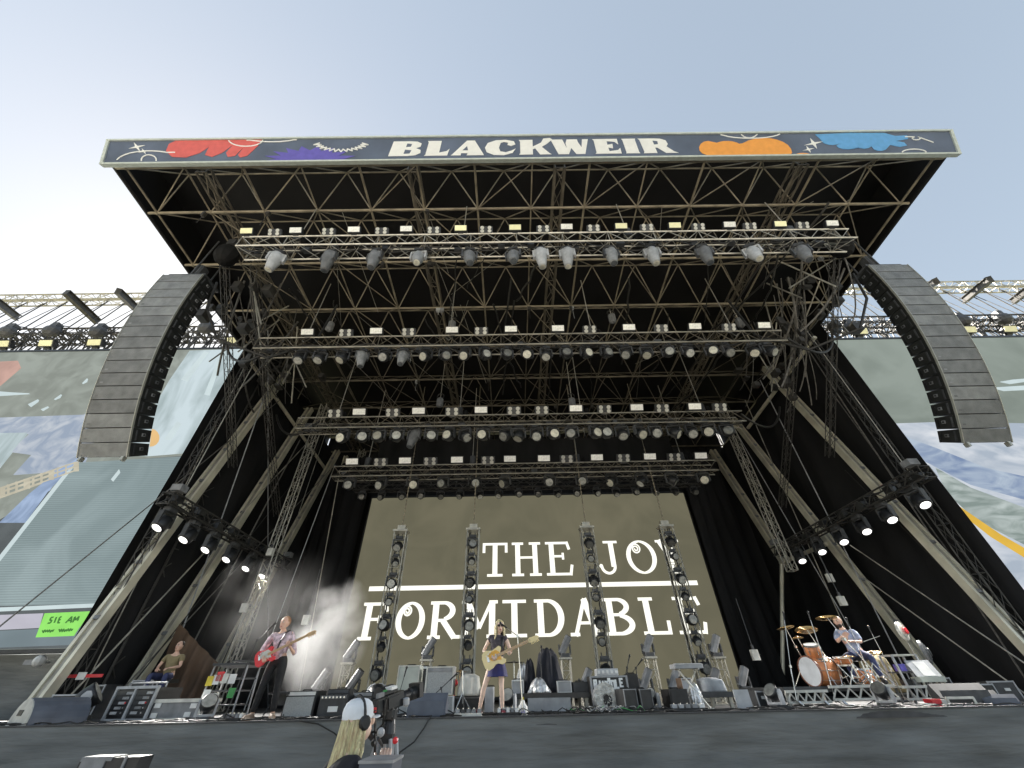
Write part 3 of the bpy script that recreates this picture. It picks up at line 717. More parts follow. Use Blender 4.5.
# ---------------------------------------------------------------- loudspeaker arrays
def pa(side, xa, xb, inner):
    n = 16; xc = (xa+xb)/2; W = abs(xb-xa)
    t = thing('line_array', 'curved hanging column of sixteen grey loudspeakers at the %s of the stage' % side, 'loudspeaker array', (xc, 8.6, 7.1))
    def cur(s_):
        ang = (s_**1.6)*R(26)
        return ang
    p = Vector((0, 8.02, 13.62)); h = .414
    pts = [p.copy()]
    for i in range(n):
        a = R(-1)+((i+.5)/n)**1.1*R(31); p = p+Vector((0, math.sin(a), -math.cos(a)))*h; pts.append(p.copy())
    for i in range(n):
        p0, p1 = pts[i], pts[i+1]; dn = (p1-p0).normalized(); fw = Vector((1, 0, 0)).cross(dn)
        if fw.y > 0: fw = -fw
        X = Vector((1, 0, 0)); T = Matrix((X, -fw, -dn)).transposed().to_4x4(); T.translation = Vector((xc, 0, 0))+(p0+p1)/2
        c = MB(); hh = h/2-.008; D = .60; hb = hh*.86
        c.use('pa_side').add([(-W/2, .02, -hh), (W/2, .02, -hh), (W/2, .02, hh), (-W/2, .02, hh), (-W/2, D, -hb), (W/2, D, -hb), (W/2, D, hb), (-W/2, D, hb)],
              [(0, 3, 2, 1), (4, 5, 6, 7), (0, 1, 5, 4), (3, 7, 6, 2), (0, 4, 7, 3), (1, 2, 6, 5)], T)
        cab = c.build('speaker_cabinet', None, t)
        q = MB(); q.box((0, 0, 0), (W-.03, .035, 2*hh-.012), T)
        q.build('grille', 'pa_grille', cab)
        for s_ in (-1, 1): q = MB(); q.box((s_*(W/2-.006), -.0, 0), (.018, .06, h), T); q.build('side_rail', 'pa_trim', cab)
        for s_ in (-1, 1):
            q = MB(); q.use('mid_grey').box((s_*(W/2+.012), .36, .02), (.02, .10, .09), T); q.use('black').box((s_*(W/2+.02), .36, .02), (.02, .05, .05), T)
            q.use('black').box((s_*(W/2+.012), .52, 0), (.02, .05, .24), T); q.use('dark_grey').box((s_*(W/2+.012), .14, 0), (.02, .04, .3), T); q.build('handle', None, cab)
        q = MB(); q.box((-W/2+.14, -.019, -.09), (.09, .006, .05), T); q.build('badge', 'mid_grey', cab)
    q = MB(); q.box((xc, 8.5, 13.75), (W-.1, .8, .08)); q.tube((xc, 8.2, 13.95), (xc, 8.2, rz(8.2)), .03); q.tube((xc, 8.9, 13.95), (xc, 8.9, rz(8.9)), .03)
    q.box((xc, 8.4, 14.25), (.3, .35, .55), bev=.05); q.build('flying_frame', 'dark_grey', t)
    q = MB(); bt = pts[-1]
    for s_ in (-1, 1): q.box((xc+s_*W*.42, bt.y+.02, bt.z-.04), (.07, .12, .12))
    q.build('bottom_bar', 'pa_trim', t)
    q = MB(); q.path([(xc+inner*.8, 8.5, 13.8), (xc+inner*1.0, 8.6, 12.5), (xc+inner*1.6, 9, 11.4), (xc+inner*3.0, 9.8, 11.2), (xc+inner*4.0, 10.4, 12.6), (xc+inner*4.1, 10.6, 15)], .045, 6)
    tag(q.build('black_cable', 'cable'), 'thick looped feed cable beside the %s loudspeaker array' % side, 'cable')
    b = MB(); b.use('black_fabric').sphere((xc+inner*.75, 8.2, 15.1), (.42, .38, .52), n=10, k=7); b.use('dark_grey').box((xc+inner*.75, 8.2, 15.75), (.3, .4, .3)); b.use('steel').tube((xc+inner*.75, 8.2, 15.9), (xc+inner*.75, 8.2, 16.2), .03)
    tag(b.build('chain_hoist'), 'black chain hoist with its cloth chain bag above the %s loudspeaker array' % side, 'hoist')
pa('left', -13.05, -11.65, 1); pa('right', 11.95, 13.35, -1)

# ---------------------------------------------------------------- raking roof beams on the wing walls
def beam(a, b, label, w=.34):
    a = Vector(a); b = Vector(b); q = MB(); L = (b-a).length
    T = Matrix.Translation((a+b)/2) @ (b-a).to_track_quat('Z', 'X').to_matrix().to_4x4()
    q.use('alu_beam').box((0, -w*.36, 0), (w*.8, w*.26, L), T); q.box((0, w*.36, 0), (w*.8, w*.26, L), T)
    q.use('steel').box((0, 0, 0), (w*.5, w*.5, L-.02), T)
    for k in range(int(L/1.6)):
        q.use('mid_grey').box((0, 0, -L/2+.8+k*1.6), (w*.86, w*.5, .10), T)
    o = q.build('support_beam'); tag(o, label, 'beam', 'raking aluminium beams in the wings'); return o
beam(at(287, 372, X=-12.8), (-12.8, 12.25, 1.6), 'long raking aluminium beam nearest the left side screen')
beam((-12.8, 18.6, 15.3), (-12.8, 15.0, 1.6), 'raking aluminium beam running down behind the seated crew member')
beam((-12.75, 23.2, 15.0), (-12.75, 18.5, 1.6), 'raking aluminium beam between the lit lamp bar and the bass player')
beam((-12.4, 23.9, 15.0), (-12.4, 23.9, 1.6), 'slender upright aluminium beam right behind the bass player', .26)
beam(at(765, 368, X=13.3), (13.3, 12.6, 1.6), 'long raking aluminium beam nearest the right side screen')
beam((13.3, 20.4, 15.2), (13.3, 16.1, 1.6), 'raking aluminium beam ending at the round stage fan')
beam((13.3, 24.0, 15.0), (13.3, 21.4, 7.0), 'upper raking aluminium beam above the drum kit', .4)
for (p, q2, lb) in ((at(248, 358, X=-13.0), at(326, 470, X=-13.0), 'pale cross brace under the roof in the left wing'), (at(815, 337, X=13.5), at(748, 428, X=13.5), 'pale cross brace under the roof in the right wing'),
                    ((13.1, 21.5, 7.0), (13.1, 17.8, 6.9), 'short level brace joining two beams in the right wing'), ((13.1, 21.4, 7.0), (11.0, 22.0, 1.6), 'thin lower brace running down to the drum kit')):
    b = MB(); b.tube(p, q2, .09, 8); tag(b.build('brace', 'alu_beam'), lb, 'brace')
# ladder trusses standing in the wings
for a, b_, lb in (((12.6, 23.6, 1.6), (12.6, 23.6, 14.6), 'tall thin ladder truss between the central screen and the drums'), ((-11.4, 17.6, 1.6), (-11.4, 17.6, 14.8), 'tall thin ladder truss behind the equipment table'),
                  ((-10.6, 22.2, 1.6), (-10.6, 22.2, 14.5), 'tall thin ladder truss beside the left masking drape'), ((11.6, 18.6, 6), (11.6, 18.6, 14.8), 'short ladder truss hanging at the inner end of the right lamp bar')):
    b = MB(); lattice(b, a, b_, .32, .32, .028, .016, .35, sideways=(1, 0, 0)); tag(b.build('ladder_truss', 'steel'), lb, 'truss')
for sx, X, side in ((-1, -13.0, 'left'), (1, 13.7, 'right')):
    b = MB(); X = X*.985; lattice(b, (X, 12.95, 1.6), (X, 12.95, 15.6), .26, .26, .022, .010, .5, sideways=(1, 0, 0)); tag(b.build('wing_tower', 'steel_dark'), 'dark lattice tower at the front edge of the %s wing' % side, 'tower')

# ---------------------------------------------------------------- lighting fixtures (built once, copied)
def proto_head(kind, cat, lab):
    t = thing('moving_light' if kind != 'wash' else 'wash_light', lab, cat)
    q = MB(); q.box((0, 0, -.06), (.34, .22, .12), bev=.03); q.tube((-.1, 0, 0), (-.1, 0, .12), .02); q.tube((.1, 0, 0), (.1, 0, .12), .02); q.build('base', 'dark_grey', t, local=True)
    q = MB(); ym = 'light_grey' if kind == 'pale' else 'dark_grey'
    q.box((0, 0, -.15), (.5, .12, .05)); q.box((-.24, 0, -.33), (.05, .13, .36)); q.box((.24, 0, -.33), (.05, .13, .36)); q.build('yoke', ym, t, local=True)
    q = MB(); q.smooth = True
    if kind in ('pale', 'dark'):
        q.lathe([(.10, .30), (.17, .24), (.20, .05), (.19, -.1), (.13, -.42), (.12, -.5)], 12)
        q.smooth = False; q.box((0, 0, .1), (.43, .2, .3), bev=.06)
    else:
        q.lathe([(.06, .20), (.15, .16), (.2, .02), (.21, -.16), (.19, -.2)], 12)
        q.smooth = False; q.box((0, 0, 0), (.42, .12, .2), bev=.03)
    hm = {'pale': 'light_grey', 'dark': 'mid_grey', 'wash': 'black_satin', 'washdark': 'black_satin', 'lit': 'black_satin'}[kind]
    q.v = [p+Vector((0, 0, -.42)) for p in q.v]
    h = q.build('lamp_head', hm, t, local=True, origin=(0, 0, -.42))
    zf = -.505 if kind in ('pale', 'dark') else -.205
    q = MB(); q.lathe([(.10 if kind in ('pale', 'dark') else .14 if kind == 'lit' else .165, zf), (.06, zf-.012), (0.005, zf-.015)], 12)
    lm = {'pale': 'lens_white', 'dark': 'lens', 'wash': 'lens_white', 'washdark': 'lens_mid', 'lit': 'lit'}[kind]
    q.build('lens', lm, h, local=True)
    return t
def proto_flood(col, lab):
    t = thing('flood_light', lab, 'floodlight')
    q = MB(); q.box((0, .06, .12), (.46, .14, .26), bev=.02)
    for i in range(5): q.box((-.18+.09*i, .15, .12), (.02, .05, .22))
    q.box((0, .06, -.04), (.2, .06, .08)); q.build('housing', 'black_satin', t, local=True)
    q = MB(); q.box((0, -.025, .12), (.42, .02, .20)); q.build('lens', col, t, local=True)
    return t
def proto_cell():
    t = thing('blinder_light', '', 'blinder')
    q = MB(); q.box((0, .07, .1), (.52, .12, .30), bev=.02); q.box((0, .07, -.07), (.2, .06, .06)); q.build('housing', 'dark_grey', t, local=True)
    for x in (-.14, .14):
        for z in (.03, .17):
            T = Matrix.Translation((x, .0, z)) @ Matrix.Rotation(R(90), 4, 'X')
            q = MB(); q.lathe([(.02, -.03), (.04, -.01), (.07, .02), (.075, .025)], 10, T); q.build('reflector', 'offwhite', t, local=True)
    return t
P_PALE = proto_head('pale', 'moving light', ''); P_DARK = proto_head('dark', 'moving light', '')
P_WASH = proto_head('wash', 'wash light', ''); P_WDARK = proto_head('washdark', 'wash light', ''); P_LIT = proto_head('lit', 'lit lamp', '')
P_FW = proto_flood('flood_white', ''); P_FY = proto_flood('flood_yellow', ''); P_CELL = proto_cell()
USED = set()
def put(P, loc, rot, label, group, head=None, scale=1):
    first = P.name not in USED; USED.add(P.name)
    o = place(P, loc, rot, label, group, first, head)
    o.scale = (scale,)*3
    return o
def truss_row(name, y, z, xa, xb, floods, cells, heads, kinds, th=.52, hs=1.0, yflood=None, fs=1.0, headz=0, col=None):
    t = thing('lighting_truss', 'black lattice lighting truss, %s' % name[1], 'lighting truss', ((xa+xb)/2, y, z))
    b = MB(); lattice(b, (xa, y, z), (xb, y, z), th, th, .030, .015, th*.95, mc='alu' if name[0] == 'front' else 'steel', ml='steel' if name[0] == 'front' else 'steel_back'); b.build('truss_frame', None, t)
    b = MB(); rq = random.Random(int(y*10))
    for k in range(3):
        n = int((xb-xa)*2); pts = [(xa+(xb-xa)*i/n, y-.1+.1*k+rq.uniform(-.05, .05), z-.05+rq.uniform(-.09, .09)-.05*k) for i in range(n+1)]
        b.path(pts, .028, 5)
    for k in range(int((xb-xa)/1.1)):
        x = xa+rq.random()*(xb-xa-1); b.path(sag((x, y-th/2, z-th*.3), (x+rq.uniform(.5, 1.1), y-th/2+.1, z-th*.3), rq.uniform(.12, .4), 6), .014, 4)
    b.build('cable_loom', 'cable', t)
    for k in range(int((xb-xa)/1.3)):
        x = xa+.6+k*1.3+rq.uniform(-.25, .25); b = MB(); b.box((x, y+rq.uniform(-.1, .15), z-.12+rq.uniform(-.05, .1)), (rq.uniform(.12, .3), .16, rq.uniform(.1, .2))); b.build('junction_box', 'dark_grey', t)
    for i, px in enumerate(floods):
        p = at(px, floods_y(name[0], px), Y=y-th/2-.1)
        put(P_FY if (name[0] == 'front' and i in (0, 4, 5, 7, 8, 10)) else P_FW, (p.x, y-th/2-.08, z+th/2+.03), (R(28), 0, 0), '%s %s floodlight on top of %s' % (nth(i, len(floods)), 'yellow-faced' if (name[0] == 'front' and i in (0, 4, 5, 7, 8, 10)) else 'white-faced', name[1]), 'floodlights on top of %s' % name[1], scale=fs)
    for i, px in enumerate(cells):
        p = at(px, floods_y(name[0], px), Y=y-th/2-.1)
        put(P_CELL, (p.x, y-th/2-.05, z+th/2+.02), (R(28), 0, 0), '%s four-cell blinder on top of %s' % (nth(i, len(cells)), name[1]), 'blinders on top of %s' % name[1], scale=fs*.95)
    for i, px in enumerate(heads):
        p = at(px, floods_y(name[0], px)+22, Y=y); k = kinds[i % len(kinds)] if len(kinds) < len(heads) else kinds[i]
        P = {'p': P_PALE, 'd': P_DARK, 'w': P_WASH, 'k': P_WDARK}[k]
        nm_ = {'p': 'pale-bodied moving light', 'd': 'dark-bodied moving light', 'w': 'wash light with bright lens', 'k': 'wash light with dull lens'}[k]
        hr = (R(rq.uniform(-38, 12)), R(rq.uniform(-28, 28)), 0) if k in 'wk' else (R(rq.uniform(-16, 12)), R(rq.uniform(-8, 8)), 0)
        if k in 'wk': hr = (R(rq.uniform(-88, -5)), R(rq.uniform(-50, 50)), 0)
        put(P, (p.x, y, z-th/2-headz), (0, 0, R(rq.uniform(-25, 25))), '%s lamp hanging under %s, a %s' % (nth(i, len(heads)), name[1], nm_), 'lamps hanging under %s' % name[1], hr, hs)
    nh = 4
    for i in range(nh):
        x = xa+(xb-xa)*(.08+.84*i/(nh-1)); b = MB()
        b.use('dark_grey').box((x, y, z+th/2+.34), (.26, .2, .42), bev=.05); b.use('steel').tube((x, y, z+th/2+.5), (x, y, rz(y)), .018, 5); b.tube((x, y, z+th/2), (x-.15, y, z+th/2+.18), .02, 4); b.tube((x, y, z+th/2), (x+.15, y, z+th/2+.18), .02, 4)
        b.use('black_fabric').sphere((x+.26, y, z+th/2+.22), (.13, .13, .24), n=8, k=6)
        tag(b.build('chain_hoist'), '%s chain hoist above %s' % (nth(i, nh), name[1]), 'hoist', 'chain hoists above %s' % name[1])
def floods_y(nm_, px):
    base = {'front': 226, 'second': 331, 'third': 412, 'rear': 461}.get(nm_, 480)
    return base-(px-540)*.017
def tz(Y, py, th=.52): return at(540, py, Y=Y-th/2).z-th/2
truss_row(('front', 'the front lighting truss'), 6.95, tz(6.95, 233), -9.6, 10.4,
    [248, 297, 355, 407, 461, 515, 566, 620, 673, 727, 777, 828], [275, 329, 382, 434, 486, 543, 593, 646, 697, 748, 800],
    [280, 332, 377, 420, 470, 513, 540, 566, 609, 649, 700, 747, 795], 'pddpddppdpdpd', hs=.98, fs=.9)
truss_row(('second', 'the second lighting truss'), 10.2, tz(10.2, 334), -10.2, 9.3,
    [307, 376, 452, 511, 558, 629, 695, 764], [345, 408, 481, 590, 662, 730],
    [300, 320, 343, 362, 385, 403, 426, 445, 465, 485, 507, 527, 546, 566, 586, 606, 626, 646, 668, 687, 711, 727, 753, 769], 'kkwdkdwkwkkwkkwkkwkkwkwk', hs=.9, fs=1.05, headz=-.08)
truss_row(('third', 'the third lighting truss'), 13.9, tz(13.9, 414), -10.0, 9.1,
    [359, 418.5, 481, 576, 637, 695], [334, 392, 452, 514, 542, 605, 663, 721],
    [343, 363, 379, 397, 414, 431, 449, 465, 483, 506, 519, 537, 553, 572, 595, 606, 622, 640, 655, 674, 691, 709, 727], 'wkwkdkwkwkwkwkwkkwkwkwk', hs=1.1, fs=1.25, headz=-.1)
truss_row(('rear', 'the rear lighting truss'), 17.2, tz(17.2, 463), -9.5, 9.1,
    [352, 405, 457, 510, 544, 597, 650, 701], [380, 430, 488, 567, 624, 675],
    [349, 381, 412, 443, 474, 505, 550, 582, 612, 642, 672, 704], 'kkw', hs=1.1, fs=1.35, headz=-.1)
# pipe with small lamps just above the screen
t = thing('lighting_truss', 'low dark lattice truss just above the central screen', 'lighting truss', (0, 19.4, 10.4))
b = MB(); lattice(b, (-9.3, 19.4, 10.65), (9.3, 19.4, 10.65), .4, .4, .03, .016, .45); b.build('truss_frame', 'steel_dark', t)
b = MB(); rq = random.Random(9)
for k in range(3): b.path([(-9.2+18.4*i/40, 19.3+.08*k, 10.5+rq.uniform(-.1, .1)) for i in range(41)], .03, 5)
b.build('cable_loom', 'cable', t)
for i in range(18):
    x = -8.8+17.6*i/17
    put(P_WDARK, (x, 19.4, 10.45), (0, 0, R(rq.uniform(-20, 20))), '%s small lamp hanging on the low truss above the central screen' % nth(i, 18), 'lamps on the low truss above the central screen', (R(rq.uniform(-70, -20)), R(rq.uniform(-30, 30)), 0), .8)
# floodlights over the side screens
for px, X0 in ((12, 0), (54, 0), (101, 0), (234, 0)):
    p = at(px, 340, Y=13.6); put(P_FY, (p.x, 13.55, 15.75), (R(25), 0, 0), '%s yellow-faced floodlight on the truss over the left side screen' % nth((12, 54, 101, 234).index(px), 4), 'floodlights over the side screens', scale=1.5)
for px in (856, 965, 1006):
    p = at(px, 330, Y=13.6); put(P_FY, (p.x, 13.55, 15.75), (R(25), 0, 0), '%s yellow-faced floodlight on the truss over the right side screen' % nth((856, 965, 1006).index(px), 3), 'floodlights over the side screens', scale=1.5)
rq = random.Random(4)
for px, py, sd in ((8, 326, 'left'), (52, 325, 'left'), (98, 326, 'left'), (206, 322, 'left'), (851, 322, 'right'), (962, 315, 'right'), (1003, 313, 'right')):
    p = at(px, py+6, Y=13.5); b = MB(); b.use('dark_grey').sphere((p.x, 13.5, p.z), (.40, .30, .34), n=9, k=6); b.box((p.x, 13.5, p.z+.38), (.3, .3, .25)); b.use('steel_dark').tube((p.x, 13.5, p.z+.45), (p.x, 13.9, p.z+.75), .03)
    tag(b.build('chain_hoist'), 'dark hoist and bag %s, over the %s side screen' % ({8: 'leftmost', 52: 'between the first two floodlights', 98: 'nearest the loudspeaker array', 206: 'in the bright gap by the roof', 851: 'in the sky gap by the roof', 962: 'nearest the loudspeaker array', 1003: 'farthest right'}[px], sd), 'hoist', 'hoists over the side screens')

# ---------------------------------------------------------------- side bars with lit lamps
for side, X, Ya, Yb, z, pts in (('left', -11.45, 11.2, 19.2, 6.75, [(165, 520), (189, 535), (210, 546), (229, 559), (247, 571), (263, 580)]),
                                ('right', 12.0, 11.0, 19.8, 7.1, [(925, 508), (893, 524), (869, 538), (847, 550), (826, 562), (807, 573)])):
    t = thing('lamp_bar', 'dark lattice bar of six lit lamps along the %s wing' % side, 'truss', (X, (Ya+Yb)/2, z))
    b = MB(); lattice(b, (X, Ya, z), (X, Yb, z), .36, .36, .03, .016, .4); b.build('truss_frame', 'steel_dark', t)
    b = MB()
    for k in range(3): b.path([(X+.08*k-.08, Ya+(Yb-Ya)*i/24, z-.1+rq.uniform(-.08, .1)) for i in range(25)], .035, 5)
    b.build('cable_loom', 'cable', t)
    for i in range(8): b = MB(); b.box((X+rq.uniform(-.1, .1), Ya+.4+(Yb-Ya-.6)*i/7, z+rq.uniform(-.05, .15)), (.2, .3, .22)); b.build('junction_box', 'black_satin', t)
    for yy in (Ya+.3, Yb-.2): b = MB(); b.box((X, yy, z+.42), (.33, .3, .2)); b.build('junction_box', 'mid_grey', t)
    for i, (px, py) in enumerate(pts):
        p = at(px, py, X=X)
        put(P_LIT, (X, p.y, z-.18), (0, 0, R(90)), '%s lit lamp counted from the audience on the %s wing lamp bar' % (ORD[i], side), 'lit lamps of the wing lamp bars', (R(8), R(28 if side == 'left' else 28), 0), 1.05)
        ld = bpy.data.lights.new('lamp_beam', 'SPOT'); ld.energy = 260; ld.spot_size = R(70); ld.spot_blend = .6; ld.shadow_soft_size = .16; ld.color = (1, .96, .9)
        lo = bpy.data.objects.new('lamp_beam', ld); C.objects.link(lo); lo.location = (X+(.12 if side == 'left' else -.12), p.y-.05, z-.95)
        lo.rotation_euler = (Vector((-5.5 if side == 'left' else 6.5, 11.3, DZ+.8))-lo.location).to_track_quat('-Z', 'Y').to_euler()
    for i, yy in enumerate((Ya+.5, Yb-.5)):
        b = MB(); b.tube((X, yy, z+.2), (X, yy, rz(yy)), .014, 5); tag(b.build('steel_cable', 'steel'), '%s wire rope holding up the %s wing lamp bar' % (('front', 'rear')[i], side), 'cable')

# ---------------------------------------------------------------- hanging truss towers before the screen
tow = []
for i, (x, nm_) in enumerate(((-5.72, 'leftmost'), (-2.58, 'second from the left'), (2.34, 'third from the left'), (5.8, 'rightmost'))):
    t = thing('hanging_tower', '%s truss tower full of lamps hanging before the central screen' % nm_, 'truss tower', (x, 17, DZ), 0, 'hanging truss towers before the screen')
    b = MB()
    lattice(b, (x, 17, DZ+.1), (x, 17, 7.45), .5, .4, .028, .012, 1.35, sideways=(1, 0, 0))
    b.box((x, 17, 7.5), (.62, .5, .08)); b.box((x, 17, 7.64), (.34, .22, .22)); b.box((x, 17, DZ+.06), (.8, .7, .1))
    b.build('tower_frame', 'steel', t)
    b = MB(); b.tube((x, 17, 7.7), (x, 17, rz(17)), .016, 5)
    for k in range(20): b.box((x, 17, 7.9+k*.18), (.05, .03, .09))
    b.build('chain', 'steel_warm', t)
    b = MB(); b.path([(x-.2, 17.2, DZ+.1+5.8*j/20+0) if j % 2 else (x-.17, 17.25, DZ+.1+5.8*j/20) for j in range(21)], .03, 5); b.path([(x+.2, 17.2, DZ+.1+5.8*j/20) if j % 2 else (x+.16, 17.22, DZ+.1+5.8*j/20) for j in range(21)], .025, 5)
    b.build('cable_loom', 'cable', t)
    for j in range(8):
        z = 7.15-j*.72; P = P_DARK if j % 2 == 0 else P_WDARK
        o = put(P_WDARK, (x, 16.85, z+.1), (R(-90) if j % 2 else 0, 0, 0) if False else (0, 0, R(rq.uniform(-15, 15))), '%s lamp from the top of the %s hanging tower' % (ORD[j], nm_ if i in (0, 3) else nm_.split()[0]), 'lamps in the hanging truss towers', (R(rq.uniform(-100, -30)), R(rq.uniform(-20, 20)), 0), .92 if j % 2 == 0 else .7)
# ---------------------------------------------------------------- people
def skin(name, verts, edges, radii, m_, parent, extra=None, sub=2, rootv=0):
    me = bpy.data.meshes.new(name+'_rig'); me.from_pydata([tuple(v) for v in verts], edges, []); me.update()
    o = bpy.data.objects.new('tmp_rig', me); C.objects.link(o)
    md = o.modifiers.new('s', 'SKIN'); md.use_smooth_shade = True
    for i, r_ in enumerate(radii):
        sv = me.skin_vertices[0].data[i]; sv.radius = (r_, r_) if not isinstance(r_, tuple) else r_; sv.use_root = (i == rootv)
    o.modifiers.new('u', 'SUBSURF').levels = sub; o.modifiers['u'].render_levels = sub
    dg = bpy.context.evaluated_depsgraph_get(); dg.update()
    new = bpy.data.meshes.new_from_object(o.evaluated_get(dg)); bpy.data.objects.remove(o)
    mb = MB(); mb.smooth = True; mb.use(m_)
    mb.add([v.co.copy() for v in new.vertices], [tuple(p.vertices) for p in new.polygons]); bpy.data.meshes.remove(new)
    if extra: extra(mb)
    return mb.build(name, None, parent, local=True)
def chain(V, E_, Rr, pts, start=None):
    prev = start
    for p, r_ in pts:
        V.append(Vector(p)); Rr.append(r_); i = len(V)-1
        if prev is not None: E_.append((prev, i))
        prev = i
    return prev
def finger_set(mb, wrist, direc, palm_n, curl, r_=.0095, L=.082, thumb_side=1):
    d_ = Vector(direc).normalized(); n_ = Vector(palm_n); n_ = (n_-d_*n_.dot(d_)).normalized(); s_ = d_.cross(n_)*thumb_side
    base = Vector(wrist)
    for k, (off, ln) in enumerate(((.030, .95), (.010, 1.05), (-.010, 1.0), (-.029, .8))):
        p = base+d_*.085+s_*off; pts = [base+d_*.05+s_*off*.8, p]; a = 0
        for j, f_ in enumerate((.42, .33, .25)):
            a += curl*(.5+.4*j); v = d_*math.cos(a)+n_*math.sin(a); p = p+v*L*ln*f_; pts.append(p.copy())
        mb.path(pts, [r_*1.15, r_*1.15, r_*1.05, r_*.95, r_*.6], 7)
    p = base+d_*.02+s_*.03; pts = [p]
    for a, f_ in ((.7, .5), (.45, .4), (.2, .35)):
        v = d_*math.cos(a)+s_*math.sin(a)+n_*.35*curl; p = p+v.normalized()*L*f_; pts.append(p.copy())
    mb.path(pts, [r_*1.5, r_*1.35, r_*1.15, r_*.7], 7)
def head_mesh(mb, c, T3, skinm, glasses=False, beard=None, mouth_open=False):
    """ellipsoid skull and jaw with face features; local -Y is the face direction"""
    T = Matrix.Translation(c) @ T3 @ Matrix.Scale(1.12, 4)
    mb.smooth = True
    mb.use(skinm).sphere((0, .008, .02), (.076, .096, .098), T, 18, 12)
    mb.sphere((0, -.022, -.045), (.056, .066, .062), T, 14, 9)
    mb.sphere((0, -.095, -.012), (.014, .022, .026), T, 8, 6)           # nose
    for s_ in (-1, 1):
        mb.use(skinm).sphere((s_*.077, .01, 0), (.010, .020, .032), T, 8, 6)
        mb.use('white').sphere((s_*.030, -.076, .018), (.015, .012, .009), T, 8, 6)
        mb.use('eye').sphere((s_*.030, -.087, .018), (.007, .005, .007), T, 6, 5)
        mb.use('hair_dark' if beard is None else beard).box((s_*.031, -.086, .036), (.034, .012, .007), T)
    mb.use('lips').sphere((0, -.082, -.052), (.022, .010, .013 if mouth_open else .007), T, 8, 6)
    if glasses:
        for s_ in (-1, 1): mb.use('eye').sphere((s_*.032, -.092, .018), (.027, .008, .021), T, 10, 6)
        mb.box((0, -.096, .024), (.03, .006, .006), T)
        for s_ in (-1, 1): mb.box((s_*.066, -.05, .022), (.006, .09, .006), T)
